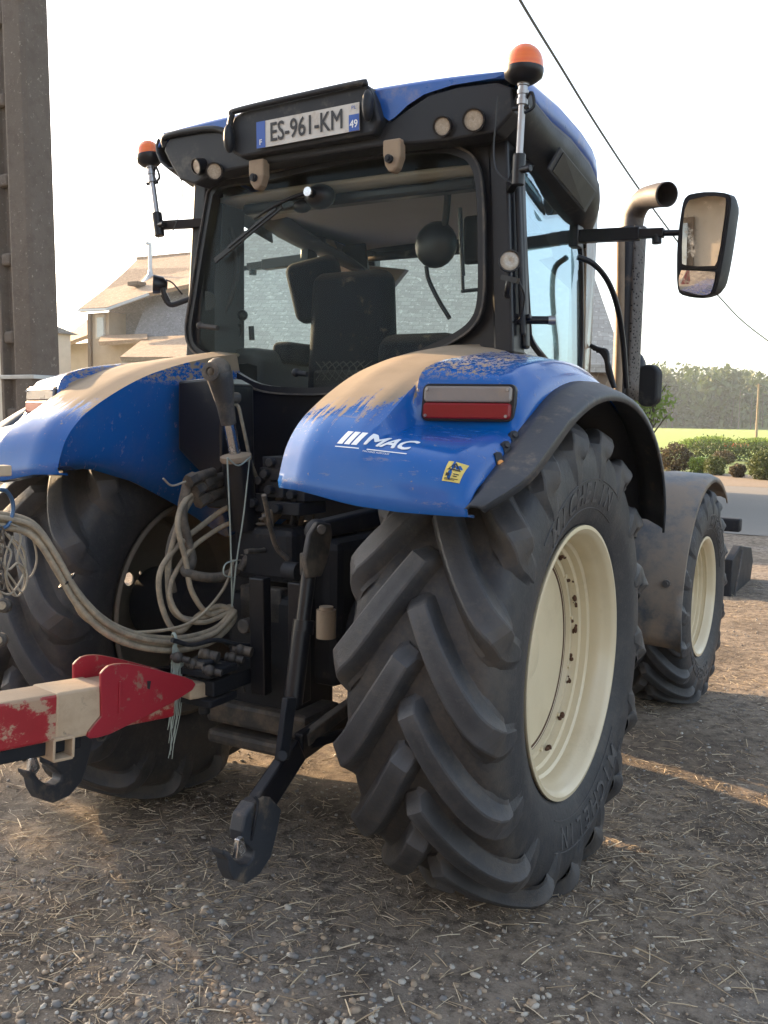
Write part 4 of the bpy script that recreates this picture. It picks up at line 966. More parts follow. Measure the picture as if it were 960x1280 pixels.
for s_ in (1, -1):
    m = MB(); m.lathe([(.25, .20), (.34, .19), (.50, .13), (.66, .12), (.68, .17), (.93, .17)], (0, 0, .87), (s_, 0, 0), 28); m.build('axle_housing', 'under_metal', T, smooth=40)
    m = MB(); m.box((s_*.60, 1.34, .74), (.46, .80, .66)); m.build('fuel_tank', 'dark_plastic', T, bevel=.07)
m = MB(); m.bar((-.62, FY, .66), (.62, FY, .66), .20, .20); m.sphere((0, FY, .66), .2, 16); m.build('front_axle', 'under_metal', T, bevel=.03)
# front mudguards
for s_ in (1, -1):
    rows = []
    for a in np.linspace(R(-104), R(38), 26):
        r = .775; y, z = FY+r*math.sin(a), FZ+r*math.cos(a)*(1.0)
        if a < R(-60): y += .0
        rows.append([(s_*x, y+dy, z+dz_) for x, dz_, dy in ((.66, -.02, 0), (.70, .0, 0), (.86, .012, 0), (1.08, .0, 0), (1.12, -.02, 0), (1.122, -.05, .0))])
    m = MB(); m.grid(rows); m.build('front_fender', 'front_fender', T, smooth=60, solid=.008)
m = MB(); c = (1.03, FY+.775*math.sin(R(-76))-.012, FZ+.775*math.cos(R(-76))); m.cyl(c, (c[0], c[1]-.012, c[2]), .022, n=20); m.cyl((c[0], c[1]-.01, c[2]), (c[0], c[1]-.02, c[2]), .012, n=6); m.build('fender_bolt', 'steel', T, smooth=40)
# front linkage arms
for s_ in (1, -1):
    y0 = U(925, 740, x=1.0).y
    P = [U(906, 790, x=.55), U(912, 700, x=.55), U(922, 682, x=.55), U(936, 684, x=.55), U(938, 700, x=.55), U(926, 790, x=.55), U(918, 803, x=.55)] if True else []
    m = MB(); m.prism([Vector((s_*.50, p.y, p.z)) for p in P], (s_*.08, 0, 0)); m.build('front_link', 'under_metal', T, bevel=.01)
    m = MB(); m.tube([(s_*.60, P[0].y, P[0].z+.2), (s_*.62, P[1].y+.1, P[1].z-.2), (s_*.60, P[2].y, P[2].z-.05)], .012, 6); m.build('front_link_pipe', 'dusty_metal', T, smooth=60)
m = MB(); m.bar((-.6, U(915, 760, x=.55).y, .7), (.6, U(915, 760, x=.55).y, .7), .12, .14); m.bar((0, 4.0, .8), (0, U(915, 760, x=.55).y, .75), .5, .35); m.build('front_linkage_frame', 'under_metal', T, bevel=.02)

# ---------------------------------------------------------------- rear end: hitch, linkage, valves
def P3s(lst): return [U(a, b, x=x) for a, b, x in lst]
m = MB(); m.prism(PX([(222, 476), (262, 472), (276, 480), (278, 585), (262, 604), (222, 562)], y=-.35), (0, .22, 0)); m.build('tool_box', 'black_paint', T, bevel=.012)
m = MB(); m.box((0, -.24, .80), (.34, .30, .52)); m.box((0, -.30, 1.22), (.30, .16, .22)); m.build('rear_housing', 'under_metal', T, bevel=.03)
m = MB(); m.box((0, -.36, 1.02), (.20, .06, .14)); m.cyl((0, -.38, .95), (0, -.50, .95), .03); m.build('power_take_off', 'dusty_metal', T, bevel=.006, smooth=40)
# stowed top link: barrel, bright rod, hook end
xt = -.10
m = MB(); m.cyl(U(296, 575, x=xt), U(306, 660, x=xt), .060, .058, 28); b_ = m.build('top_link_barrel', 'black_paint', T, smooth=40)
tp_ = U(295, 573, x=xt); ax = (tp_-U(306, 660, x=xt)).normalized()
m = MB(); m.lathe([(-.01, .060), (.0, .064), (.012, .062), (.016, .045), (.022, .022)], tp_, ax, 28); m.build('barrel_cap', 'hinge_dust', b_, smooth=40)
m = MB(); m.cyl(tp_, U(284, 518, x=xt), .023, n=20); m.build('rod', 'chrome', b_, smooth=40)
m = MB(); m.tube([U(286, 530, x=xt), U(282, 508, x=xt), U(278, 485, x=xt), U(274, 468, x=xt), U(272, 456, x=xt)], [.030, .034, .046, .052, .040], 16, sub=4); m.sphere(U(273, 463, x=xt), .050, 16); h1 = U(272, 466, x=xt)
m.lathe([(0, .020), (0, .034), (.018, .036), (.020, .030), (.020, .018), (.006, .016)], h1+Vector((.02, -.055, .0)), (.25, -1, .05), 20); m.cyl(U(284, 497, x=xt)+Vector((0, -.05, 0)), U(284, 497, x=xt)+Vector((.01, .05, 0)), .022); m.build('hook_end', 'dusty_metal', b_, smooth=60)
m = MB(); m.tube([U(285, 506, x=xt), U(297, 507, x=xt), U(302, 525, x=xt), U(308, 552, x=xt), U(313, 575, x=xt), U(322, 600, x=xt)], .007, 8); m.build('oil_pipe', 'hose_tan', b_, smooth=60)
# spool valve blocks and couplings under the cab
rs = np.random.default_rng(5)
for px, py, w, h, x in ((352, 578, .16, .045, .05), (345, 592, .12, .05, .03), (368, 600, .13, .06, .10), (350, 612, .10, .06, .05), (378, 618, .12, .05, .15), (338, 600, .06, .10, .0), (360, 635, .16, .05, .10), (330, 628, .08, .07, -.02)):
    c = U(px, py, x=x); m = MB(); m.box(c+Vector((0, .06, 0)), (w, .18, h), Matrix.Rotation(rs.uniform(-.25, .25), 4, 'Z')); m.cyl(c+Vector((-.02, -.02, 0)), c+Vector((-.02, -.06, .0)), .018, n=14); m.cyl(c+Vector((.03, 0, h/2)), c+Vector((.03, 0, h/2+.02)), .013, n=6); m.build('valve_block', 'under_metal', T, bevel=.004, smooth=40)
for px, py in ((250, 592), (258, 604), (268, 596), (262, 618), (275, 612)):
    c = U(px, py, x=-.22); m = MB(); m.cyl(c+Vector((0, .08, 0)), c+Vector((0, -.05, -.02)), .022, n=16); m.cyl(c+Vector((0, -.03, -.015)), c+Vector((0, -.07, -.028)), .027, n=6); m.build('coupling', 'dusty_metal', T, smooth=40)
m = MB(); c = U(262, 604, x=-.25); m.box(c+Vector((0, .12, 0)), (.16, .10, .22)); m.build('coupling_plate', 'under_metal', T, bevel=.01)
def hose(lst, r, mat='hose_tan', par=T, name='hose'):
    m = MB(); m.tube(P3s(lst), r, 10, sub=6); return m.build(name, mat, par, smooth=60)
hose([(235, 600, -.25), (228, 645, -.26), (240, 700, -.24), (232, 715, -.2), (270, 722, -.15), (300, 708, -.12), (322, 668, -.08), (345, 640, -.02)], .020, 'hose_dark')
hose([(300, 712, -.10), (318, 680, -.06), (332, 650, -.03), (342, 632, .0), (352, 618, .03)], .015, 'hose_dark')
hose([(320, 690, -.05), (334, 660, -.02), (350, 640, .02), (357, 628, .05)], .014, 'hose_dark')
hose([(218, 740, -.28), (210, 690, -.28), (228, 640, -.27), (250, 612, -.25), (262, 600, -.22)], .011, 'hose_dark')
m = MB()
for k in range(12): 
    c = U(300+k*3.4, 706-k*6.4, x=-.12+.012*k); m.sphere(c, 1, 8, (.026, .026, .007))
m.v = m.v; m.build('hose_sleeve', 'hose_dark', T, smooth=60)
hose([(232, 602, -.2), (215, 607, -.2), (204, 598, -.2)], .004, 'cord', name='wire')
rh = np.random.default_rng(3)
for k in range(9):
    x0 = rh.uniform(-.1, .15); a = (rh.uniform(300, 400), rh.uniform(600, 660)); b = (a[0]+rh.uniform(-50, 40), a[1]+rh.uniform(40, 110))
    hose([(a[0], a[1], x0), ((a[0]+b[0])/2+rh.uniform(-25, 25), (a[1]+b[1])/2+20, x0-.03), (b[0], b[1], x0)], rh.uniform(.006, .011), 'hose_dark')
# hitch: ladder frame, drawbar clevis
for dx in (-.02, .16):
    m = MB(); a_ = U(330, 722, x=.12); b_ = U(332, 868, x=.12); m.bar(a_+Vector((dx, 0, 0)), b_+Vector((dx, 0, 0)), .07, .05, up=(0, 1, 0)); m.build('hitch_rail', 'black_paint', T, bevel=.006)
m = MB(); a_ = U(330, 720, x=.12); m.cyl(a_+Vector((.10, .0, .03)), a_+Vector((.16, .0, .03)), .035); m.build('hitch_eye', 'under_metal', T, smooth=40)
m = MB(); hb = U(250, 852, x=-.04); m.box(hb+Vector((.02, .22, -.01)), (.14, .5, .06)); m.box(hb+Vector((.02, .02, .05)), (.16, .16, .03)); m.box(hb+Vector((.02, .02, -.06)), (.16, .16, .03)); m.cyl(hb+Vector((.02, 0, -.12)), hb+Vector((.02, 0, .09)), .022); m.lathe([(0, .024), (0, .045), (.02, .045), (.02, .024)], hb+Vector((.02, 0, .075)), (0, 0, 1), 20); m.build('hitch_clevis', 'under_metal', T, bevel=.006, smooth=40)
m = MB(); m.box((0, -.30, .56), (.50, .26, .10)); m.box((-.02, -.15, .46), (.42, .6, .06)); m.build('hitch_frame', 'dusty_metal', T, bevel=.02)
for k, (px, py) in enumerate(((222, 822), (240, 830), (258, 818), (275, 835), (290, 822), (300, 812), (262, 838))):
    c = U(px, py, x=-.05+.02*k); m = MB(); m.cyl(c+Vector((-.03, 0, 0)), c+Vector((.04, .02, -.01)), .012+.004*(k % 3), n=12); m.sphere(c, .022, 8); m.build('hitch_fitting', 'dusty_metal', T, smooth=50)
hose([(215, 800, -.05), (240, 806, -.03), (270, 800, 0), (300, 806, .04), (330, 806, .06)], .009, 'under_metal', name='rod')
hose([(296, 812, .0), (300, 840, .0), (306, 865, .0)], .004, 'dusty_metal', name='hitch_chain')
# lower links, lift rods, lift arms
for s_ in (1, -1):
    X0 = .42*1
    def q(a, b, x=.42): v = U(a, b, x=x); return Vector((s_*v.x, v.y-(.04 if s_ < 0 else 0), v.z+(.10 if s_ < 0 else 0)))
    if s_ > 0:
        # lift arm coming out of the housing
        m = MB(); m.bar(q(410, 662, .36)+Vector((0, .42, .02)), q(396, 662), .06, .085, h2=.06); m.sphere(q(396, 664), .045, 14); m.build('lift_arm', 'under_metal', T, bevel=.01, smooth=50)
        # upper clevis
        m = MB(); m.prism([q(a, b, .385) for a, b in ((382, 668), (392, 652), (408, 654), (410, 668), (404, 700), (396, 720), (380, 722), (376, 700))], (s_*.02, 0, 0)); m.prism([q(a, b, .45) for a, b in ((382, 668), (392, 652), (408, 654), (410, 668), (404, 700), (396, 720), (380, 722), (376, 700))], (s_*.02, 0, 0)); m.cyl(q(402, 662, .37), q(402, 662, .49), .018); m.box(q(388, 705), (.06, .05, .08)); m.build('lift_clevis', 'dusty_metal', T, bevel=.005, smooth=40)
        m = MB(); m.cyl(q(386, 715), q(377, 790), .026, n=20); m.cyl(q(377, 788), q(366, 880), .034, n=20); m.cyl(q(380, 775), q(378, 792), .038, n=20); b_ = m.build('lift_rod', 'black_paint', T, smooth=40)
        m = MB(); m.bar(q(362, 872, .40), q(352, 950, .40), .022, .06, up=(0, 1, 0)); m.bar(q(362, 872, .46), q(352, 950, .46), .022, .06, up=(0, 1, 0)); m.cyl(q(353, 945, .38), q(353, 945, .49), .018); m.build('lift_fork', 'under_metal', T, bevel=.004, smooth=40)
    # lower link with its open hook
    m = MB(); f0 = q(432, 872); f0 = Vector((s_*.30, .25, .62)); a_ = q(372, 935); b_ = q(322, 1010)
    m.bar(f0, a_, .035, .10, w2=.04, h2=.10); m.bar(a_, b_, .045, .10, h2=.11); m.build('lower_link', 'black_paint', T, bevel=.008)
    hk = [(240+a/2.72, 640+b/2.72) for a, b in ((225, 958), (200, 956), (165, 978), (135, 1020), (124, 1075), (128, 1108), (148, 1122), (166, 1140), (164, 1162), (146, 1182), (122, 1186), (98, 1166), (84, 1142), (60, 1136), (62, 1152), (78, 1172), (84, 1208), (100, 1240), (140, 1252), (188, 1218), (226, 1160), (248, 1070), (262, 1000))]
    m = MB(); m.prism([q(a, b, .395) for a, b in hk], (s_*.055, 0, 0)); hkb = m.build('link_hook', 'fender_rubber', T, bevel=.008)
    m = MB(); m.prism([q(a, b, .445) for a, b in ((293, 1048), (299, 1044), (303, 1060), (297, 1072), (290, 1072))], (s_*.018, 0, 0)); m.build('hook_latch', 'chrome', hkb, bevel=.003)
    m = MB(); m.tube([q(318, 996, .45), q(322, 1004, .46), q(318, 1030, .46), q(314, 1050, .45)], .005, 6); m.build('latch_lever', 'under_metal', hkb, smooth=60)
    # stabiliser strut and sway bar
    m = MB(); m.bar(Vector((s_*.33, .3, .60)), q(385, 925), .03, .05); m.build('stabiliser', 'under_metal', T, bevel=.006)
    if s_ > 0:
        m = MB(); m.cyl(q(425, 800, .47)+Vector((0, .20, 0)), q(432, 700, .47)+Vector((0, .20, 0)), .055, n=24); m.build('lift_cylinder', 'black_paint', T, smooth=40)
        c = q(428, 722, .47)+Vector((0, .20, .0)); m = MB(); m.cyl(c, c+Vector((0, 0, .05)), .060, n=28); m.build('cylinder_band', 'chrome', T, smooth=40)
m = MB(); m.bar(U(450, 845, x=.42)+Vector((.05, .3, 0)), U(380, 925, x=.42), .035, .05); m.build('check_strut', 'dusty_metal', T, bevel=.006)
m = MB(); m.bar(Vector((.62, -.10, .62)), U(385, 930, x=.42), .03, .035); m.build('check_strut', 'black_paint', T, bevel=.006)
c = U(404, 780, x=.40)+Vector((0, .02, 0)); m = MB(); m.cyl(c-Vector((0, 0, .055)), c+Vector((0, 0, .05)), .036, n=24); m.cyl(c+Vector((0, 0, .05)), c+Vector((0, 0, .062)), .026, n=24); m.build('oil_filter', 'hinge_dust', T, smooth=40)
hose([(402, 655, .42), (420, 660, .42), (445, 665, .42)], .006, 'under_metal', name='wire')

# ================================================================ IMPLEMENT DRAWBAR, HOSES, CORDS
D0, D1 = U(272, 852, x=-.03), U(0, 900, x=-.20)
dirn = (D1-D0).normalized(); upv = Vector((0, 0, 1)); upv = (upv-dirn*upv.dot(dirn)).normalized(); sidev = upv.cross(dirn)    # sidev: check sign below
if sidev.dot(CAM-D0) < 0: sidev = -sidev
DB = thing('implement_drawbar', tuple(D0), 'red and dusty beige steel drawbar of a trailed implement, hitched behind the tractor', 'drawbar')
def dB(t, s, u): return D0+dirn*t+sidev*s+upv*u
LEN = 3.6
def px_t(px, py, s):      # position along/up the drawbar face at side offset s for a photo pixel
    o = D0+sidev*s; d = cF+cR*((px-480)/F_PX)+cU*((640-py)/F_PX); k = (o-CAM).dot(sidev)/d.dot(sidev); p = CAM+d*k-o
    return p.dot(dirn), p.dot(upv)
a_ = px_t(120, 845, .075); z0 = px_t(0, 875, .075); z1 = px_t(0, 940, .075); b0 = px_t(130, 862, .075); b1 = px_t(130, 915, .075)
tb, te = px_t(128, 880, .075)[0], LEN
ut = (b0[1]+z0[1])/2; ul_ = (b1[1]+z1[1])/2
m = MB(); m.prism([dB(tb-.30, -.075, ul_), dB(tb-.30, .075, ul_), dB(tb-.30, .075, ut), dB(tb-.30, -.075, ut)], dirn*(LEN-tb+.3)); m.build('beam', 'red_paint', DB, bevel=.010)
# gusset plates (near and far), nose plate and ring
gp = [tuple(v_) for v_ in cr([px_t(*p, .085) for p in ((125, 842), (135, 832), (152, 829), (175, 832), (215, 842), (240, 850), (240, 862), (200, 886), (160, 906), (135, 918), (112, 923), (110, 915), (126, 895))], 2)]
for s0, s1 in ((.077, .090), (-.090, -.077)):
    off = .0 if s0 > 0 else .0
    m = MB(); m.prism([dB(t, s0, u+off) for t, u in gp], sidev*(s1-s0)); m.build('gusset_plate', 'red_plate', DB, bevel=.003)
gk = px_t(186, 855, .09); m = MB(); m.prism([dB(gk[0]+a, .0905, gk[1]+b) for a, b in ((-.008, .010), (.008, .012), (.006, -.014), (-.004, -.02))], sidev*.001); m.build('plate_slot', 'black_print', DB)
wr = px_t(149, 870, .09); m = MB(); m.bar(dB(wr[0], .092, wr[1]+.05), dB(wr[0], .092, wr[1]-.06), .008, .008); m.build('weld', 'red_plate', DB, bevel=.002)
n0 = px_t(228, 855, 0.0); m = MB(); m.prism([dB(n0[0]+.02, -.074, .03), dB(n0[0]+.02, .074, .03), dB(.03, .052, .022), dB(-.02, .030, .014), dB(-.02, -.030, .014), dB(.03, -.052, .022)], upv*-.060); m.build('nose_plate', 'beam_dust', DB, bevel=.010)
m = MB(); pts = [dB(-.02-.055*math.cos(a)-.0, .055*math.sin(a), -.01) for a in np.linspace(0, 2*math.pi, 25)]; m.tube(pts, .020, 10, caps=False, smoothpath=False); m.build('hitch_ring', 'dusty_metal', DB, smooth=60)
# dusty sleeve on the front of the beam, square socket beneath, small lugs
s1 = px_t(70, 895, .078)[0]; m = MB(); m.prism([dB(tb-.02, -.079, ul_-.003), dB(tb-.02, .079, ul_-.003), dB(tb-.02, .079, ut+.003), dB(tb-.02, -.079, ut+.003)], dirn*(s1-tb+.02)); m.build('sleeve', 'beam_dust', DB, bevel=.008)
sq = px_t(79, 936, .09); w2 = .034
m = MB()
for (ax_, bx_, c1, c2) in (((-w2, -w2), (w2, -w2), 0, 0), ((w2, -w2), (w2, w2), 0, 0), ((w2, w2), (-w2, w2), 0, 0), ((-w2, w2), (-w2, -w2), 0, 0)):
    m.bar(dB(sq[0]+ax_[0]*1.0, .02, sq[1]+ax_[1]), dB(sq[0]+bx_[0], .02, sq[1]+bx_[1]), .15, .010, up=upv if abs(ax_[1]-bx_[1]) < .01 else dirn)
m.build('square_socket', 'beam_dust', DB, bevel=.002)
m = MB(); bt_ = px_t(60, 945, .05); m.prism([dB(bt_[0]-.12, -.05, ul_-.002), dB(bt_[0]-.12, .05, ul_-.002), dB(bt_[0]-.12, .05, ul_-.05), dB(bt_[0]-.12, -.05, ul_-.05)], dirn*1.2); m.build('lower_plate', 'under_metal', DB, bevel=.006)
hb_ = px_t(125, 918, .05); m = MB(); pts = [dB(hb_[0]+.018*math.cos(a), .06, hb_[1]+.018*math.sin(a)) for a in np.linspace(0, 6.28, 17)]; m.tube(pts, .005, 6, caps=False, smoothpath=False); m.build('shackle', 'dusty_metal', DB, smooth=60)

# hose support standing on the drawbar, outside the frame at the left
HS = dB(2.05, 0, ut)
topz = U(8, 590, x=-.35).z
hp = U(10, 588, x=-.32)
st = thing('hose_support', tuple(HS), 'rusty beige steel post holding up the hydraulic hoses at the left edge', 'hose support')
m = MB(); m.bar(HS, (HS.x, HS.y, hp.z), .04, .04); m.build('post', 'hinge_dust', st, bevel=.004)
m = MB(); m.bar((HS.x, HS.y, hp.z), hp, .045, .035); m.build('arm', 'beam_dust', st, bevel=.004)
rg = MB(); pts = P3s([(0, 612, -.33), (8, 614, -.33), (15, 625, -.33), (16, 640, -.33), (11, 655, -.33), (2, 660, -.33), (-8, 652, -.33), (-12, 636, -.33), (-8, 618, -.33), (0, 612, -.33)])
rg.tube(pts, .007, 10); M['blue_steel'] = pm('blue_steel', (.06, .12, .22), .4, metal=.5)
o_ = rg.build('metal_ring', 'blue_steel', None, smooth=60); tag(o_, 'open bluish metal ring with the bundle of tan hoses passing through it', 'ring')
HB = thing('hose_bundle', tuple(U(215, 803, x=-.13)), 'bundle of dusty tan hydraulic hoses sagging above the red drawbar', 'hoses')
def bun(dx, dy, r, tail, xoff=0, mat='hose_tan'):
    base = [(-40, 648, -.42), (0, 650, -.36), (38, 662, -.32), (66, 700, -.27), (92, 745, -.22), (125, 780, -.18), (165, 799, -.15), (215, 805, -.13), (258, 796, -.11)]
    pts = [(a+dx*.6, b+dy, x+xoff) for a, b, x in base]+tail
    m = MB(); m.tube(P3s(pts), r, 12, sub=7); return m.build('hose', mat, HB, smooth=60)
bun(0, 0, .0125, [(286, 778, -.10), (289, 762, -.11), (270, 765, -.15), (240, 775, -.20), (216, 762, -.25), (210, 720, -.27), (215, 680, -.27), (230, 640, -.26), (248, 612, -.24), (262, 600, -.22)])
bun(4, 8, .0115, [(284, 786, -.09), (293, 768, -.10), (275, 758, -.14), (250, 768, -.18), (222, 790, -.22), (203, 760, -.26), (200, 715, -.27), (225, 680, -.26), (255, 655, -.24), (275, 640, -.21), (290, 632, -.18)], .012)
bun(6, -7, .0110, [(282, 774, -.10), (288, 758, -.12), (262, 768, -.15), (240, 740, -.18), (232, 700, -.20), (222, 655, -.22), (232, 625, -.24), (254, 612, -.24)], -.01)
bun(10, -2, .0100, [(288, 772, -.08), (291, 764, -.10), (255, 778, -.14), (225, 770, -.20), (212, 735, -.24), (236, 690, -.24), (262, 668, -.22), (285, 655, -.18), (310, 650, -.14)], .02)
m = MB(); m.tube(P3s([(40, 655, -.34), (55, 690, -.31), (88, 745, -.26), (108, 775, -.22), (150, 790, -.18), (215, 786, -.12), (250, 770, -.10), (280, 735, -.10), (292, 700, -.11)]), .0062, 8); m.build('thin_cable', 'hose_tan', HB, smooth=60)
for px, py, x in ((84, 726, -.245), (217, 803, -.125)):
    c = U(px, py, x=x); a1 = U(px+12, py+(12 if px < 100 else 0), x=x+.02); t_ = (a1-c).normalized(); xx = t_.orthogonal().normalized(); yy = t_.cross(xx)
    m = MB(); m.tube([c+(xx*math.cos(a)+yy*math.sin(a))*.033 for a in np.linspace(0, 6.28, 21)], .006 if px > 100 else .004, 6, caps=False, smoothpath=False); m.build('tie', 'twine' if px > 100 else 'black_paint', HB, smooth=60)
# twine hanging the bundle from the top link
TW = thing('hanging_twine', tuple(U(286, 575, x=-.10)), 'pale twine looped from the top link down to the hose bundle', 'twine')
for l in ([(284, 572, -.04), (287, 640, -.05), (289, 700, -.06), (290, 758, -.07)], [(312, 570, -.04), (305, 640, -.05), (296, 700, -.06), (290, 758, -.07)], [(284, 572, -.04), (298, 582, -.03), (313, 571, -.04)],
          [(296, 700, -.05), (282, 705, -.05), (280, 718, -.05), (290, 722, -.05)]):
    m = MB(); m.tube(P3s(l), .0032, 6); m.build('strand', 'twine', TW, smooth=60)
TF = thing('twine_tuft', tuple(U(217, 805, x=-.10)), 'frayed greenish twine tail hanging from the hose tie in front of the drawbar', 'twine')
for k in range(26):
    a = rh.uniform(-4, 10); b = rh.uniform(-9, 6); L_ = rh.uniform(60, 145)
    if k > 20: L_ = rh.uniform(20, 50); b = rh.uniform(12, 28)
    m = MB(); m.tube(P3s([(217+a*.3, 806, -.09), (217+a, 825, -.085), (216+a+b*.4, 806+L_*.6, -.08), (215+b*.7, 806+L_, -.08)]), .0014, 5, sub=4); m.build('fibre', 'twine', TF)
# tangle of cord, coupler ends and a chain at the left edge
CT = thing('cord_tangle', tuple(U(20, 690, x=-.33)), 'tangled loops of thin beige cord hanging at the left edge beside the hoses', 'cord')
for l in ([(14, 655), (38, 668), (46, 700), (36, 722), (22, 700), (26, 670), (12, 660)], [(10, 668), (30, 690), (30, 730), (22, 745), (10, 735), (6, 700), (16, 670)], [(4, 660), (2, 700), (18, 728), (28, 740), (34, 720), (24, 690), (6, 665)], [(0, 680), (14, 690), (8, 720), (20, 744)], [(-6, 700), (10, 712), (22, 704), (30, 716), (14, 742), (-4, 738)]):
    m = MB(); m.tube(P3s([(a, b, -.33+.01*math.sin(a)) for a, b in l]), .0038, 6); m.build('loop', 'cord', CT, smooth=60)
CH = thing('chain', tuple(U(2, 700, x=-.32)), 'short dusty steel chain hanging at the left edge above the drawbar', 'chain')
for k in range(9):
    c = U(1+1.5*math.sin(k), 664+k*8.5, x=-.31); m = MB(); e1 = Vector((1, 0, 0)) if k % 2 else Vector((.5, .8, 0)); pts = [c+e1*.009*math.cos(a)+Vector((0, 0, .015*math.sin(a))) for a in np.linspace(0, 6.28, 13)]; m.tube(pts, .0035, 6, caps=False, smoothpath=False); m.build('link', 'dusty_metal', CH, smooth=60)
for k, (px, py) in enumerate(((5, 757), (0, 800))):
    c = U(px, py, x=-.31); hc = thing('hose_coupler', tuple(c), ['dusty round hose coupler hanging at the left edge, upper of the two', 'dusty round hose coupler hanging at the left edge, lower of the two'][k], 'coupler', 'couplers hanging at the left edge')
    m = MB(); m.lathe([(-.022, .0), (-.022, .018), (-.016, .024), (.016, .024), (.022, .018), (.022, .0)], c, (.6, -.75, .2), 24); m.build('body', 'dusty_metal', hc, smooth=40)
    m = MB(); m.lathe([(.022, .0), (.022, .013), (.034, .013), (.034, .0)], c, (.6, -.75, .2), 20); m.tube([c, c+Vector((-.02, 0, .05)), c+Vector((-.03, .0, .11))], .006, 6); m.build('stem', 'hose_tan', hc, smooth=40)

# ================================================================ SETTING
def m_ground():
    m = NT('dirt_yard')
    n0 = m.noise(.35, 5, .6); n1 = m.noise(2.2, 8, .7); n2 = m.noise(14, 8, .75); n3 = m.noise(90, 5, .7)
    c = m.mix(n1, (.095, .074, .056), (.32, .26, .20))
    c = m.mix(m.math('MULTIPLY', m.sstep(n2, .45, .7), .6), c, (.40, .33, .25))
    c = m.mix(m.math('MULTIPLY', m.sstep(n0, .5, .65), .45), c, (.28, .26, .24))
    c = m.mix(m.math('MULTIPLY', m.sstep(m.noise(.9, 4, .6), .52, .40), .5), c, (.06, .048, .038))
    c = m.mix(m.sstep(n3, .58, .75), c, (.42, .36, .28))
    c = m.mix(m.math('MULTIPLY', m.sstep(n2, .52, .38), .75), c, (.075, .060, .048))
    v = m.vor(70); c = m.mix(m.math('MULTIPLY', m.ramp(v, .12, .2, (1, 1, 1), (0, 0, 0)), m.sstep(m.noise(3, 4), .48, .6)), c, (.38, .36, .33))
    m.set('Base Color', c); m.set('Roughness', .95); m.set('Specular IOR Level', .25)
    b = m.bump(n2, .7, .03); m.bump(m.math('ADD', n3, m.math('MULTIPLY', v, -.6)), .7, .008, b); return m.m
M['dirt'] = m_ground()
n = 260; t = np.linspace(-1, 1, n); wx = 1.2+np.sinh(t*7.2)/np.sinh(7.2)*1600; wy = .5+np.sinh(t*7.2)/np.sinh(7.2)*1600
XX, YY = np.meshgrid(wx, wy)
def gh(x, y):
    r = math.hypot(x-1, y)
    if r > 60: return 0.0
    v = noise.noise((x*.6, y*.6, 0))*.03+noise.noise((x*2.1, y*2.1, 3))*.016+noise.noise((x*6, y*6, 5))*.006
    return v*max(0, 1-r/60)-.012
ZZ = np.array([gh(x, y) for x, y in zip(XX.ravel(), YY.ravel())])
vs = np.stack([XX.ravel(), YY.ravel(), ZZ], 1); idx = np.arange(n*n).reshape(n, n)
fs = np.stack([idx[:-1, :-1].ravel(), idx[:-1, 1:].ravel(), idx[1:, 1:].ravel(), idx[1:, :-1].ravel()], 1)
me = bpy.data.meshes.new('ground'); me.from_pydata(vs.tolist(), [], fs.tolist()); g_ = obj('ground', me, 'dirt', smooth=180); tag(g_, kind='structure')

def scatter(name, tmpl_v, tmpl_f, pos, rot, scl, mats, kind='stuff'):
    """many small copies merged into one mesh; rot: Nx3x3, scl: Nx3"""
    V0 = np.asarray(tmpl_v, float); F0 = np.asarray(tmpl_f); N = len(pos)
    V = (V0[None]*scl[:, None, :]) @ np.transpose(rot, (0, 2, 1))+pos[:, None, :]
    F = F0[None]+(np.arange(N)*len(V0))[:, None, None]
    me = bpy.data.meshes.new(name); me.vertices.add(N*len(V0)); me.vertices.foreach_set('co', V.reshape(-1)); k = F0.shape[1]
    me.loops.add(N*len(F0)*k); me.loops.foreach_set('vertex_index', F.reshape(-1).astype(np.int32)); me.polygons.add(N*len(F0))
    me.polygons.foreach_set('loop_start', np.arange(0, N*len(F0)*k, k, dtype=np.int32)); me.polygons.foreach_set('loop_total', np.full(N*len(F0), k, np.int32))
    me.update(calc_edges=True); me.validate(); o = obj(name, me, mats[0])
    for mm_ in mats[1:]: me.materials.append(M[mm_])
    if len(mats) > 1: me.polygons.foreach_set('material_index', np.repeat(rng.integers(0, len(mats), N), len(F0)).astype(np.int32))
    if kind: o['kind'] = kind
    return o
def rotm(yaw, pitch, roll):
    cy, sy, cp, sp, cr_, sr = np.cos(yaw), np.sin(yaw), np.cos(pitch), np.sin(pitch), np.cos(roll), np.sin(roll); o = np.zeros_like(cy); l = o+1
    A = np.stack([np.stack([cy, -sy, o], -1), np.stack([sy, cy, o], -1), np.stack([o, o, l], -1)], -2)
    B = np.stack([np.stack([cp, o, sp], -1), np.stack([o, l, o], -1), np.stack([-sp, o, cp], -1)], -2)
    C = np.stack([np.stack([l, o, o], -1), np.stack([o, cr_, -sr], -1), np.stack([o, sr, cr_], -1)], -2)
    return A @ B @ C
def ground_points(N, near=2.0, far=16):
    """spread over the visible yard, denser close to the viewer"""
    r = near+(far-near)*rng.random(N)**1.8; a = YAW+rng.uniform(-.55, .55, N)
    x = CX+np.sin(a)*r; y = CY+np.cos(a)*r; return x, y
ico = bmesh.new(); bmesh.ops.create_icosphere(ico, subdivisions=1, radius=1); IV = [tuple(v.co) for v in ico.verts]; IF = [tuple(v.index for v in f.verts) for f in ico.faces]; ico.free()
for k, c in enumerate(((.26, .24, .215), (.42, .39, .34), (.17, .165, .16), (.32, .25, .18))): M['stone%d' % k] = pm('pebble_stone_%d' % k, c, .8, var=.3, vscale=30, bump=.3)
N = 52000; x, y = ground_points(N, 2.0, 12)
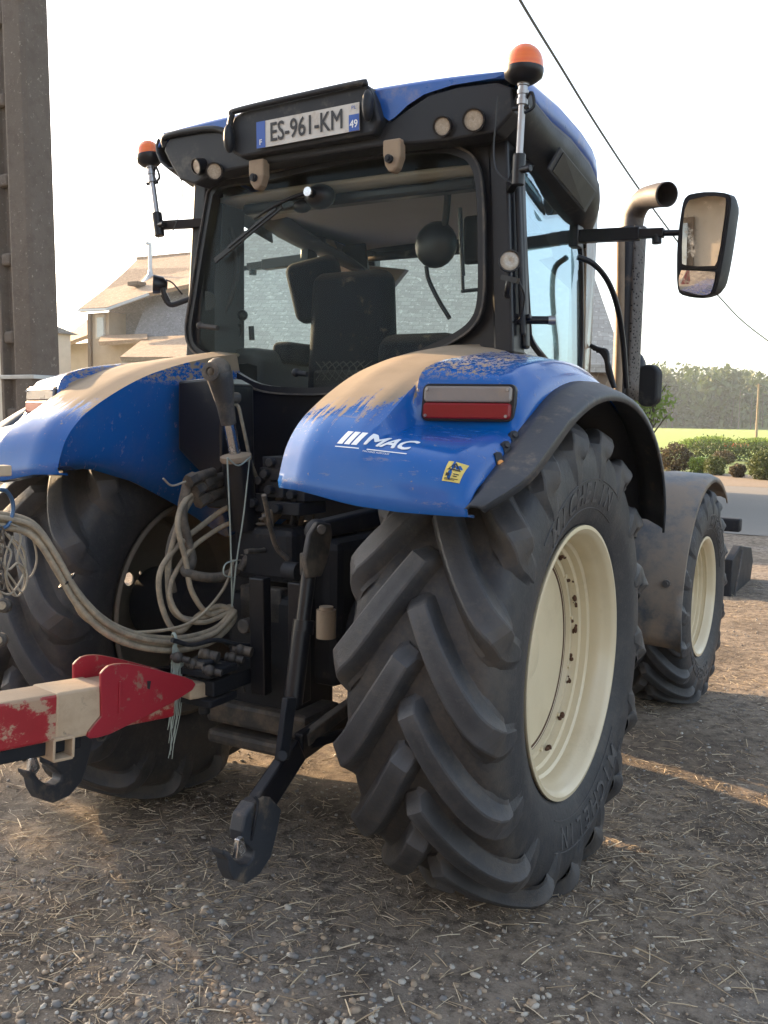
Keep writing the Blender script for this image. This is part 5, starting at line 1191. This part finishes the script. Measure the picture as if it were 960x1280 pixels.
keep = np.array([noise.noise((a*.9, b*.9, 7))+rng.uniform(-.35, .35) > -.12 for a, b in zip(x, y)]); x, y = x[keep], y[keep]; N = len(x)
sz = .0016+.0105*rng.random(N)**6; z = np.array([gh(a, b) for a, b in zip(x, y)])+sz*.05
scl = np.stack([sz*rng.uniform(.8, 1.5, N), sz*rng.uniform(.7, 1.1, N), sz*rng.uniform(.4, .75, N)], 1)
scatter('gravel', IV, IF, np.stack([x, y, z], 1), rotm(rng.uniform(0, 6.28, N), rng.uniform(-.3, .3, N), rng.uniform(-.3, .3, N)), scl, ['stone0', 'stone1', 'stone2', 'stone3'])
for k, c in enumerate(((.50, .40, .27), (.38, .29, .19), (.64, .55, .41), (.22, .17, .12))): M['straw%d' % k] = pm('straw_stalk_%d' % k, c, .7, var=.3, vscale=40)
SV = [(-.5, -1, 0), (-.5, 1, 0), (-.5, 0, 1.2), (0, -1, .9), (0, 1, .9), (0, 0, 2.2), (.5, -.8, 0), (.5, .8, 0), (.5, 0, 1)]
SF = [(0, 1, 4, 3), (1, 2, 5, 4), (2, 0, 3, 5), (3, 4, 7, 6), (4, 5, 8, 7), (5, 3, 6, 8)]
N = 70000; x, y = ground_points(N, 2.0, 12)
dens = np.array([noise.noise((a*.7, b*.7, 2)) for a, b in zip(x, y)])+np.where((x > .2), .14, -.12)+rng.uniform(-.4, .4, N)
keep = dens > 0; x, y = x[keep], y[keep]; N = len(x)
ln = .012+.085*rng.random(N)**2.6; th = rng.uniform(.0006, .0017, N); z = np.array([gh(a, b) for a, b in zip(x, y)])+.002+rng.random(N)**3*.012
scatter('straw', SV, SF, np.stack([x, y, z], 1), rotm(rng.uniform(0, 6.28, N), rng.normal(0, .13, N), rng.uniform(0, 6.28, N)*.2), np.stack([ln, th, th], 1), ['straw0', 'straw1', 'straw2', 'straw3'])

N = 900; x, y = ground_points(N, 2.0, 7); ln = rng.uniform(.05, .13, N); th = rng.uniform(.0014, .0026, N); z = np.array([gh(a, b) for a, b in zip(x, y)])+.006
scatter('long_straw', SV, SF, np.stack([x, y, z], 1), rotm(rng.uniform(0, 6.28, N), rng.normal(0, .06, N), rng.uniform(0, 1, N)), np.stack([ln, th, th], 1), ['straw0', 'straw1', 'straw2'])
N = 1500; x = rng.normal(.55, .55, N); y = rng.normal(-1.35, .45, N); sz = .006+.013*rng.random(N)**2.5; z = np.array([gh(a, b) for a, b in zip(x, y)])+sz*.1
k_ = y < -.7; x, y, sz, z = x[k_], y[k_], sz[k_], z[k_]; N = len(x)
scatter('pebbles', IV, IF, np.stack([x, y, z], 1), rotm(rng.uniform(0, 6.28, N), rng.uniform(-.3, .3, N), rng.uniform(-.3, .3, N)), np.stack([sz*rng.uniform(.8, 1.4, N), sz*rng.uniform(.7, 1.1, N), sz*rng.uniform(.4, .7, N)], 1), ['stone0', 'stone1', 'stone2', 'stone3'])
# dusty road, verge, field
def sheet(name, pts, z, mat, kind='structure'):
    me = bpy.data.meshes.new(name); me.from_pydata([(a, b, z) for a, b in pts], [], [tuple(range(len(pts)))]); return tag(obj(name, me, mat), kind=kind)
mm = NT('road_grit'); n1 = mm.noise(.5, 6, .6); n2 = mm.noise(12, 6, .7); mm.set('Base Color', mm.mix(n2, mm.mix(n1, (.11, .105, .095), (.16, .15, .135)), (.19, .175, .155))); mm.set('Roughness', .95); mm.bump(n2, .5, .01); M['road'] = mm.m
mm = NT('field_grass'); n1 = mm.noise(.03, 5, .6); n2 = mm.noise(.6, 6, .7); mm.set('Base Color', mm.mix(n2, mm.mix(n1, (.15, .25, .025), (.22, .30, .05)), (.27, .32, .07))); mm.set('Roughness', .9); mm.bump(n2, .5, .1); M['field'] = mm.m
mm = NT('verge_grass'); n2 = mm.noise(3, 6, .7); mm.set('Base Color', mm.mix(n2, (.07, .12, .02), (.16, .20, .05))); mm.set('Roughness', .9); mm.bump(n2, .8, .05); M['verge'] = mm.m
mm = NT('dry_verge'); n2 = mm.noise(5, 6, .7); mm.set('Base Color', mm.mix(n2, (.15, .11, .075), (.26, .20, .14))); mm.set('Roughness', .95); mm.bump(n2, .8, .03); M['dry'] = mm.m
sheet('road', [(-90, 12.5), (60, 12.5), (60, 24.5), (-90, 24.5)], .004, 'road')
sheet('dry_verge', [(-90, 24.5), (60, 24.5), (60, 31), (-90, 31)], .008, 'dry')
sheet('garden_grass', [(-60, 31), (60, 31), (60, 45), (-60, 45)], .012, 'verge')
sheet('field', [(-500, 45), (400, 45), (400, 262), (-500, 262)], .016, 'field')

# ---- foliage
def leafmat(name, a, b, sc=1.5, trans=.25):
    m = NT(name); n1 = m.noise(sc, 4, .6); n2 = m.noise(sc*9, 3, .6)
    c = m.mix(n2, m.mix(n1, a, b), tuple(min(1, (p+q)*.62) for p, q in zip(a, b)))
    m.set('Base Color', c); m.set('Roughness', .6)
    tl = m.n.new('ShaderNodeBsdfTranslucent'); m.L(c, tl.inputs[0]); mx = m.n.new('ShaderNodeMixShader'); mx.inputs[0].default_value = trans
    m.L(m.b.outputs[0], mx.inputs[1]); m.L(tl.outputs[0], mx.inputs[2]); m.L(mx.outputs[0], m.out.inputs[0]); return m.m
M['leaf_wood'] = leafmat('leaf_wood', (.028, .070, .016), (.12, .135, .028), .06, .3)
M['leaf_hedge'] = leafmat('leaf_hedge', (.055, .075, .022), (.13, .15, .04))
M['leaf_brown'] = leafmat('leaf_brown', (.07, .055, .03), (.13, .10, .045))
M['leaf_bright'] = leafmat('leaf_bright', (.12, .20, .03), (.24, .30, .06), trans=.4)
M['leaf_red'] = leafmat('leaf_red', (.45, .07, .04), (.55, .12, .06))
M['bark'] = pm('bark', (.09, .07, .05), .9)
LV = [(-1, 0, -.1), (0, -.5, .05), (1, 0, -.1), (0, .5, .05)]; LF = [(0, 1, 2, 3)]
def leaves(name, centers, size, mat, parent=None, kind=None):
    c = np.asarray(centers); N = len(c); s_ = size*rng.uniform(.6, 1.3, N)
    return_obj = scatter(name, LV, LF, c, rotm(rng.uniform(0, 6.28, N), rng.uniform(-1.2, 1.2, N), rng.uniform(-1.2, 1.2, N)), np.stack([s_, s_, s_], 1), [mat], kind)
    if parent is not None: attach(return_obj, parent)
    return return_obj
def blobpts(c, rad, N, seed=0, inner=.45):
    """points in an uneven crown: shell of a lumpy ellipsoid"""
    d = rng.normal(size=(N, 3)); d /= np.linalg.norm(d, axis=1)[:, None]
    k = np.array([1+.35*noise.noise((a*2.2+seed, b*2.2, cc_*2.2))+.18*noise.noise((a*6, b*6+seed, cc_*6)) for a, b, cc_ in d])
    r = (inner+(1-inner)*rng.random(N)**.4)*k; return np.asarray(c)+d*np.asarray(rad)*r[:, None]
# far wood: trees on the rise behind the field, read as one mass
pts = []
for k in range(420):
    x = rng.uniform(-330, 90); row = rng.random()**1.2; yy = 266+row*60; hh = rng.uniform(11, 16)+row*5+3.0*noise.noise((x*.02, 0, 0))
    w_ = rng.uniform(3.2, 6.2); n_ = 230 if row < .5 else 150
    p = blobpts((x, yy, hh-w_*1.1), (w_, w_, w_*rng.uniform(1.0, 1.5)), n_, k); pts.append(p)
    if row < .35: 
        q_ = np.stack([x+rng.normal(0, w_*.6, 60), yy+rng.normal(0, 1.5, 60), rng.uniform(.3, hh-w_*1.6, 60)], 1); pts.append(q_)
leaves('distant_wood', np.concatenate(pts), 1.05, 'leaf_wood', kind='stuff')
m = MB(); 
for k in range(160):
    x = rng.uniform(-330, 90); y_ = rng.uniform(262, 275); m.cyl((x, y_, 0), (x+rng.uniform(-.5, .5), y_, rng.uniform(6, 11)), rng.uniform(.12, .28), .08, 5)
o_ = m.build('distant_trunks', 'bark'); o_['kind'] = 'stuff'
hl_ = MB(); hl_.grid([[(x, y_, z_*(1+.25*noise.noise((x*.006, 0, 4)))-.3) for x in np.linspace(-420, 130, 60)] for y_, z_ in ((268, 0), (285, 6), (310, 10.5), (400, 12), (600, 10))]); tag(hl_.build('hill', 'verge', None, smooth=180), kind='structure')
# low hazy rise far left
hl_ = MB(); hl_.grid([[(x, y_, max(0, z_*(1+.3*noise.noise((x*.01, 0, 9))))) for x in np.linspace(-620, -330, 30)] for y_, z_ in ((250, 0), (262, 20), (300, 30), (420, 26))]); tag(hl_.build('hill', 'verge', None, smooth=180), kind='structure')
# garden hedge and shrubs
def shrub(px, py_base, dist_y, rad, mat, label, nleaf=1400, cat='shrub', name='shrub', lsz=.05, group='clipped shrubs beyond the road'):
    b = U(px, py_base, z=0.0); d = dist_y/b.y if dist_y else 1
    base = Vector((b.x, b.y, 0))
    r_ = thing(name, tuple(base), label, cat, group)
    leaves('foliage', blobpts((base.x, base.y, rad[2]*.95), rad, nleaf, px), lsz, mat, r_)
    m = MB(); m.tube([base, base+Vector((.05, 0, rad[2]*.6)), base+Vector((-.05, .05, rad[2]*1.3))], [.05, .04, .02], 6); m.build('stem', 'bark', r_)
    return r_
shrub(843, 590, 0, (.62, .6, .50), 'leaf_brown', 'broad brownish shrub behind the front mudguard of the tractor', 2600, lsz=.055)
shrub(873, 592, 0, (.34, .35, .30), 'leaf_bright', 'small bright green shrub, first to the right of the broad brownish one', 1100)
shrub(893, 594, 0, (.36, .35, .33), 'leaf_hedge', 'small dark green shrub between the bright green shrub and the tiny round one', 1200)
shrub(922, 597, 0, (.25, .25, .22), 'leaf_brown', 'tiny round dark shrub left of the big round bush at the right edge', 900)
shrub(955, 600, 0, (.52, .5, .46), 'leaf_hedge', 'big round clipped bush at the right edge of the view beyond the road', 2600)
shrub(904, 580, 0, (.5, .5, .3), 'leaf_brown', 'low flat brown shrub behind the small green shrubs', 1300)
# low clipped hedge and the tall rows behind it
hd = []
for k in range(5200):
    t_ = rng.random(); a = U(862, 574, z=0).lerp(U(1100, 583, z=0), t_); hd.append((a.x+rng.normal(0, .25), a.y+rng.normal(0, .3), abs(rng.normal(.45, .22))))
hg = thing('hedge', tuple(U(900, 578, z=0)), 'low mixed hedge running behind the round shrubs beyond the road', 'hedge')
leaves('foliage', hd, .07, 'leaf_hedge', hg)
cp = []
for k in range(24000):
    t_ = rng.random(); a = U(848, 561, z=0).lerp(U(1250, 566, z=0), t_); hh = .72+.35*noise.noise((a.x*.7, a.y*.2, 0)); cp.append((a.x+rng.normal(0, .2), a.y+rng.uniform(0, 4), rng.random()*hh))
leaves('tall_crop', cp, .10, 'leaf_bright', kind='stuff')
fl = thing('flower_row', tuple(U(915, 574, z=0)), 'low row of red flowers in the hedge right of the small shrubs', 'flowers')
fp = []
for k in range(90): a = U(903+rng.uniform(0, 32), 572, z=0); fp.append((a.x, a.y+rng.normal(0, .1), .62+rng.uniform(-.07, .1)))
leaves('blossom', fp, .045, 'leaf_red', fl)
# young tree whose leaves show beside the exhaust
yt = Vector((U(812, 520, y=16).x, 16, 0)); tr = thing('young_tree', tuple(yt), 'young tree with yellow-green leaves showing behind the exhaust', 'tree')
m = MB(); m.tube([yt, yt+Vector((0, 0, 1.2)), yt+Vector((.1, 0, 2.2))], [.06, .05, .03], 8); 
for a in np.linspace(0, 6, 7): m.tube([yt+Vector((0, 0, 1.4+.1*a)), yt+Vector((.35*math.cos(a), .35*math.sin(a), 1.9+.1*a))], [.02, .01], 5)
m.build('trunk', 'bark', tr)
leaves('crown', blobpts((yt.x, 16, 2.1), (.50, .5, .42), 420, 3, .2), .06, 'leaf_bright', tr)

st_ = thing('added_shade_tree', (-11, .3, 0), 'added leafy tree left of the yard, out of view, put there to dapple the ground with shade', 'tree')  # added tree, unseen by the camera, placed to block sun from the foreground
m = MB(); m.tube([(-11, .3, 0), (-11.05, .3, 1.2), (-10.9, .2, 2.6), (-11, .3, 3.8)], [.16, .13, .10, .04], 10)
for a in np.linspace(0, 5.6, 7): m.tube([(-11, .25, 1.7+.2*a), (-11+1.1*math.cos(a*2), .25+1.1*math.sin(a*2), 2.4+.25*a)], [.05, .02], 6)
m.build('trunk', 'bark', st_, smooth=60)
leaves('crown', np.concatenate([blobpts((-11, .1, 3.1), (2.0, 2.1, 1.7), 2300, 5, .2), blobpts((-11, -1.2, 2.3), (1.2, 1.2, 1.2), 700, 9, .2)]), .13, 'leaf_hedge', st_)
# ---- utility poles and cable
pb_ = U(945, 551, z=0); up_ = thing('utility_pole', tuple(pb_), 'slim pale wooden utility pole in the field beyond the hedge, at the right', 'pole')
m = MB(); m.cyl(pb_-Vector((0, 0, .2)), pb_+Vector((0, 0, 5.6)), .13, .09, 10); m.build('shaft', 'pole_wood', up_, smooth=60)
m = MB(); m.cyl(pb_+Vector((-.25, 0, 5.4)), pb_+Vector((.25, 0, 5.4)), .04, .04, 6); m.build('crossarm', 'pole_wood', up_)
# big concrete pole with recessed webs
mm = NT('pole_concrete'); n1 = mm.noise(2, 6, .7); n2 = mm.noise(25, 6, .75); c_ = mm.mix(n1, (.085, .068, .054), (.14, .115, .095)); c_ = mm.mix(mm.ramp(n2, .60, .68), c_, (.30, .27, .23)); c_ = mm.mix(mm.math('MULTIPLY', mm.ramp(mm.noise(7, 6, .7), .5, .62), .5), c_, (.08, .06, .05)); mm.set('Base Color', c_); mm.set('Roughness', .9); mm.bump(n2, .6, .015); M['concrete'] = mm.m
yp = 4.0
def poleX(px, py): return U(px, py, y=yp)
PL = thing('concrete_pole', (poleX(45, 480).x, yp, 0), 'thick weathered concrete utility pole with recessed side, left of the tractor', 'pole')
def pl_sec(z, py):
    return None
l0, r0_ = poleX(17, 480), poleX(60, 480); l1, r1 = poleX(-1, 0), poleX(43, 0)
wb = r0_.x-l0.x; wt = r1.x-l1.x; cb = (l0.x+r0_.x)/2; ct = (l1.x+r1.x)/2; z0_, z1_ = l0.z, l1.z
def cw(z): k = (z-z0_)/(z1_-z0_); return cb+(ct-cb)*k, wb+(wt-wb)*k
m = MB(); secs = []
for z in (0, 8.2):
    c, w = cw(z); d_ = w*.60; fl_ = w*.30; rc = w*.14
    # front face has a long channel left of centre; right flange turned to the viewer
    secs.append([(c-w/2, yp-d_/2, z), (c-w/2+fl_*.35, yp-d_/2-.01, z), (c-w/2+fl_*.55, yp-d_/2+rc, z), (c-w/2+fl_*1.25, yp-d_/2+rc, z), (c-w/2+fl_*1.5, yp-d_/2-.01, z), (c+w*.02, yp-d_/2-.03, z), (c+w/2-.03, yp-d_/2-.02, z), (c+w/2, yp-d_/2+.03, z), (c+w/2, yp+d_/2, z), (c-w/2, yp+d_/2, z)])
n_ = len(secs[0])
NS = 24; rows = []
for k in range(NS+1):
    t_ = k/NS; rows.append([tuple(Vector(a).lerp(Vector(b), t_)) for a, b in zip(*secs)])
    rows[-1].append(rows[-1][0])
m.grid(rows); m.build('shaft', 'concrete', PL, bevel=.008)
for k in range(9):      # webs crossing the channel
    z = .9+k*.85; c, w = cw(z); d_ = w*.60; fl_ = w*.30
    m = MB(); m.box((c-w/2+fl_*.92, yp-d_/2+w*.06, z), (fl_*.95, w*.14, .14)); m.build('web', 'concrete', PL, bevel=.03)
zb = poleX(45, 472).z; c, w = cw(zb); m = MB(); m.box((c, yp, zb), (w*1.04, w*.72, .045)); m.build('steel_band', 'galvanised', PL, bevel=.005)
c, w = cw(poleX(20, 270).z); m = MB(); m.tube([(c-w*.52, yp-.1, poleX(5, 0).z+.3), (c-w*.55, yp-.1, poleX(5, 250).z), (c-w*.53, yp-.1, poleX(10, 290).z)], .02, 8); m.build('conduit', 'galvanised', PL)
# overhead cable: falls away to the right
A = UD(620, -60, 9.0); B = UD(1010, 452, 40); pts = []
tgt = [(620, -60, 9.0), (650, 0, 10.0), (700, 82, 12.5), (750, 163, 15.5), (800, 238, 19.5), (850, 306, 24), (900, 372, 29), (960, 426, 35), (1080, 505, 50)]
m = MB(); pp = [UD(*t_) for t_ in tgt]; m.tube(pp, [.015+.0009*i for i in range(len(pp))], 6); tag(m.build('overhead_cable', 'steel_wire', None), 'single dark overhead cable crossing the pale sky down to the right', 'cable')

# ---- buildings
def m_tiles(name, a, b, s=(4, 3)):
    m = NT(name); br = m.n.new('ShaderNodeTexBrick'); br.inputs['Scale'].default_value = 1; br.inputs['Brick Width'].default_value = .22; br.inputs['Row Height'].default_value = .13; br.inputs['Mortar Size'].default_value = .008
    br.inputs['Color1'].default_value = (*a, 1); br.inputs['Color2'].default_value = (*b, 1); br.inputs['Mortar'].default_value = (a[0]*.84, a[1]*.84, a[2]*.84, 1)
    uv = m.n.new('ShaderNodeCombineXYZ'); X = m.xyz(); m.L(m.math('ADD', X[0], m.math('MULTIPLY', X[1], .3)), uv.inputs[0]); m.L(m.math('MULTIPLY', X[2], 1.35), uv.inputs[1]); m.L(uv.outputs[0], br.inputs['Vector'])
    n1 = m.noise(1.2, 5, .7); n2 = m.noise(9, 4, .7); c = m.mix(m.math('MULTIPLY', n1, .6), br.outputs[0], tuple(v*.6 for v in a)); c = m.mix(m.sstep(n2, .55, .7), c, tuple(min(1, v*1.35) for v in b))
    m.set('Base Color', c); m.set('Roughness', .85); m.bump(br.outputs['Fac'], .5, .02); return m.m
M['tile_warm'] = m_tiles('tile_warm', (.30, .20, .13), (.42, .30, .20))
M['tile_slate'] = m_tiles('tile_slate', (.15, .155, .17), (.24, .245, .26))
M['tile_barn'] = m_tiles('tile_barn', (.38, .35, .31), (.48, .45, .40))
M['plaster'] = pm('plaster', (.40, .32, .24), .9, var=.2, vscale=1.5, dust=.2)
M['plaster_pale'] = pm('plaster_pale', (.50, .45, .38), .9, var=.2, vscale=1.5)
mm = NT('rubble_stone'); v_ = mm.vor(5, out='Color'); d_ = mm.vor(5, feature='DISTANCE_TO_EDGE'); bw = mm.n.new('ShaderNodeRGBToBW'); mm.L(v_, bw.inputs[0])
mm.set('Base Color', mm.mix(mm.ramp(d_, .02, .07), (.32, .27, .21), mm.mix(bw.outputs[0], (.16, .12, .09), (.34, .26, .19)))); mm.set('Roughness', .9); mm.bump(d_, .5, .03); M['stone_wall'] = mm.m
M['wood_trim'] = pm('wood_trim', (.12, .08, .05), .8)
# long barn seen through the cab
BD = 23.5; Fh = Vector((math.sin(YAW), math.cos(YAW), 0)); BO = Vector((CX, CY, 0))+Fh*BD
BN = thing('barn', tuple(BO), 'long stone barn with a broad tiled roof, seen through the cab windows', 'barn')
bx0, bx1, by0, by1, eh, rh_ = -3.45, 4.50, -4.5, 4.5, 3.0, 6.2
def bput(m, name, mat, par=None, **k):
    m.v = [tuple(BO+cR0*a+Fh*b+Vector((0, 0, c))) for a, b, c in m.v]; return m.build(name, mat, par or BN, **k)
m = MB(); m.box(((bx0+bx1)/2, (by0+by1)/2, eh/2), (bx1-bx0, by1-by0, eh)); bput(m, 'walls', 'stone_wall')
for x_ in (bx0, bx1): m = MB(); m.prism([(x_, by0+.02, eh), (x_, by1-.02, eh), (x_, 0, rh_-.1)], (.3 if x_ < 0 else -.3, 0, 0)); bput(m, 'gable', 'stone_wall')
for sg in (-1, 1):
    e_ = sg*(by1+.35); m = MB(); m.prism([(bx0-.12, 0, rh_), (bx0-.12, e_, eh-.15), (bx0-.12, e_, eh-.30), (bx0-.12, 0, rh_-.17)], (bx1-bx0+.24, 0, 0)); bput(m, 'roof', 'tile_barn')
m = MB(); m.box((-.8, by0-.02, 1.2), (2.4, .08, 2.4)); bput(m, 'door', 'wood_trim')
for x_ in (-2.6, 2.4): m = MB(); m.box((x_, by0-.01, 1.8), (.9, .06, 1.0)); bput(m, 'window', 'house_glass')
# farmhouse at the left: upright block with flared eaves, big roof behind, slate slope, low wings
HY = 50.0; HK = 3.2
def H(px, py, dy=0): return U(px, py, y=HY+dy*HK)
HO = thing('farmhouse', tuple(Vector((H(170, 400).x, HY+2, 0))), 'old farmhouse with steep warm tiled roofs and a metal flue, left of the cab', 'house')
gz = 0
def wallpoly(pts, y0, depth, name, mat):
    P_ = [H(a, b, y0) for a, b in pts]; m = MB(); m.prism(P_, (0, depth, 0)); return m.build(name, mat, HO)
def to_ground(l, r_, top_l, top_r, dy): 
    a, b = H(l, top_l, dy), H(r_, top_r, dy); return [a, b, Vector((b.x, b.y, 0)), Vector((a.x, a.y, 0))]
m = MB(); m.prism(to_ground(110, 136, 392, 390, 0), (0, 15, 0)); m.build('tower_wall', 'plaster', HO)
m = MB(); a_, b_ = H(119, 394, -.03), H(131, 423, -.03); m.prism([Vector((a_.x, a_.y, a_.z)), Vector((b_.x, a_.y, a_.z)), Vector((b_.x, a_.y, b_.z)), Vector((a_.x, a_.y, b_.z))], (0, .08, 0)); w__ = m.build('window_frame', 'plaster_pale', HO)
a_, b_ = H(121, 397, -.05), H(129.5, 421, -.05); m = MB(); m.prism([Vector((a_.x, a_.y, a_.z)), Vector((b_.x, a_.y, a_.z)), Vector((b_.x, a_.y, b_.z)), Vector((a_.x, a_.y, b_.z))], (0, .05, 0)); m.build('pane', 'house_glass', w__)
m = MB(); cp_ = H(113, 470, -.04); ct_ = H(112, 392, -.04); m.bar((ct_.x, ct_.y, 0), ct_, .32, .2, up=(0, 1, 0)); m.build('corner_post', 'wood_trim', HO)
def roofslab(pts, name, mat, th=-.3):
    """pts: (px, py, depth behind the front wall)"""
    P_ = [H(a, b, d) for a, b, d in pts]; c = sum(P_, Vector())/len(P_); nrm = (P_[1]-P_[0]).cross(P_[2]-P_[0]).normalized(); nrm = nrm if nrm.z > 0 else -nrm
    m = MB(); m.v = [tuple(p) for p in P_]+[tuple(p+nrm*th) for p in P_]; k = len(P_)
    m.f = [tuple(range(k)), tuple(range(2*k-1, k-1, -1))]+[(i, (i+1) % k, k+(i+1) % k, k+i) for i in range(k)]; return m.build(name, mat, HO)
# main roof: flared, rising to the right and back
roofslab([(98, 386, -.4), (133, 384, -.4), (186, 366, .1), (250, 352, .1), (250, 334, 1.6), (160, 336, 1.6), (130, 362, .7)], 'main_roof', 'tile_warm')
roofslab([(130, 362, .7), (160, 336, 1.6), (250, 334, 1.6), (250, 316, 3.2), (172, 324, 3.2), (150, 345, 2.0)], 'main_roof', 'tile_warm')
m = MB(); m.bar(H(172, 324, 3.25), H(260, 316, 3.25), .5, .35); m.build('ridge', 'tile_warm', HO, bevel=.1)
m = MB(); m.bar(H(98, 388, -.42), H(134, 386.5, -.42), .2, .16); m.build('gutter', 'galvanised', HO)
m = MB(); m.bar(H(133, 387, -.42), H(186, 368, -.05), .2, .2); m.build('gutter', 'galvanised', HO)
# slate slope and shaded wall under the roof
wallpoly([(136, 388), (186, 369), (250, 356), (250, 430), (136, 425)], .55, .5, 'upper_wall', 'tile_slate')
roofslab([(165, 424, .0), (250, 430, .0), (250, 366, .52), (186, 372, .52)], 'slate_slope', 'tile_slate')
# lower walls and low roofs
m = MB(); m.prism(to_ground(126, 262, 428, 424, -.15), (0, 8, 0)); m.build('lower_wall', 'plaster', HO)
roofslab([(123, 427, -.6), (184, 423, -.6), (184, 417, .0), (127, 419, .0)], 'porch_roof', 'tile_warm')
roofslab([(150, 446, -2.2), (262, 446, -2.2), (262, 418, -.2), (182, 421, -.2)], 'low_roof', 'tile_warm')
m = MB(); m.prism(to_ground(152, 262, 446, 446, -2.0), (0, 5, 0)); m.build('low_wall', 'plaster', HO)
m = MB(); m.prism(to_ground(72, 112, 431, 428, 1.0), (0, 9, 0)); m.build('side_wall', 'plaster', HO)
roofslab([(68, 434, .6), (111, 418, .6), (111, 398, 2.4), (92, 412, 2.4)], 'side_roof', 'tile_warm')
fa = H(188, 344, 1.2); m = MB(); m.cyl(fa, fa+Vector((0, 0, H(184, 306, 1.2).z-fa.z)), .15, n=14); m.cyl(H(184, 306, 1.2)+Vector((.1, 0, 0)), H(184, 303, 1.2)+Vector((.1, 0, 0)), .24, n=14); f_ = m.build('flue', 'galvanised', HO, smooth=50)
m = MB(); m.lathe([(-.15, .8), (.15, .5), (.55, .2), (.9, .15)], fa-Vector((0, 0, .45)), (0, 0, 1), 20); m.build('flashing', 'galvanised', f_, smooth=50)
m = MB(); q_ = H(171, 355, .55); m.box(q_, (1.1, .9, .3)); m.build('roof_vent', 'wood_trim', HO, bevel=.03)
# low wall and far pale building at the left edge
m = MB(); w0 = U(-60, 478, y=14); w1 = U(78, 470, y=14); m.box(((w0.x+w1.x)/2, 14, 1.02), (w1.x-w0.x+1.5, .25, 2.04)); gw = m.build('garden_wall', 'plaster_pale', None); tag(gw, 'pale rendered garden wall behind the concrete pole at the left', 'wall')
m = MB(); q_ = U(0, 416, y=42); q2 = U(45, 416, y=42); m.box(((q_.x-8+q2.x)/2, 42, q_.z/2), (q2.x-q_.x+8, 6, q_.z)); fb = m.build('walls', 'plaster_pale', None)
sh = thing('farm_shed', (q_.x, 42, 0), 'pale hazy farm shed in the distance behind the concrete pole', 'shed'); attach(fb, sh)
m = MB(); m.prism([(q_.x-8.4, 38.6, q_.z), (q_.x-8.4, 45.4, q_.z), (q_.x-8.4, 42, q_.z+.8)], (q2.x-q_.x+8.8, 0, 0)); m.build('roof', 'tile_slate', sh)
# farm buildings behind the viewer, seen in the mirror
BB = thing('stone_outbuilding', (-1, -14, 0), 'stone outbuilding behind the viewer, showing only in the tractor mirror', 'building')
m = MB(); m.box((1.5, -15, 2.3), (11, 6, 4.6)); m.build('walls', 'plaster', BB)
m = MB(); m.prism([(-4.6, -11.4, 4.5), (-4.6, -15, 7.6), (-4.6, -18.6, 4.5)], (12.2, 0, 0)); m.build('roof', 'tile_warm', BB)
m = MB(); m.box((-1.5, -11.98, 1.4), (2.4, .08, 2.8)); m.build('door', 'wood_trim', BB)
m = MB(); m.box((-1.95, -11.98, 3.5), (.9, .08, 1.3)); w__ = m.build('window', 'wood_trim', BB)
m = MB(); m.box((-1.95, -11.93, 3.5), (.7, .04, 1.1)); m.build('pane', 'house_glass', w__)
# haze
hz = MB(); hz.box((-100, 220, 16), (1100, 900, 34.0)); hb = hz.build('haze', None, None); hb['kind'] = 'stuff'
hm = bpy.data.materials.new('haze'); hm.use_nodes = True; hn = hm.node_tree.nodes; hn.remove(hn['Principled BSDF']); pv_ = hn.new('ShaderNodeVolumePrincipled')
pv_.inputs['Color'].default_value = (.80, .90, 1, 1); pv_.inputs['Density'].default_value = .00045; pv_.inputs['Anisotropy'].default_value = .3
hm.node_tree.links.new(pv_.outputs[0], hn['Material Output'].inputs['Volume']); hb.data.materials.append(hm)
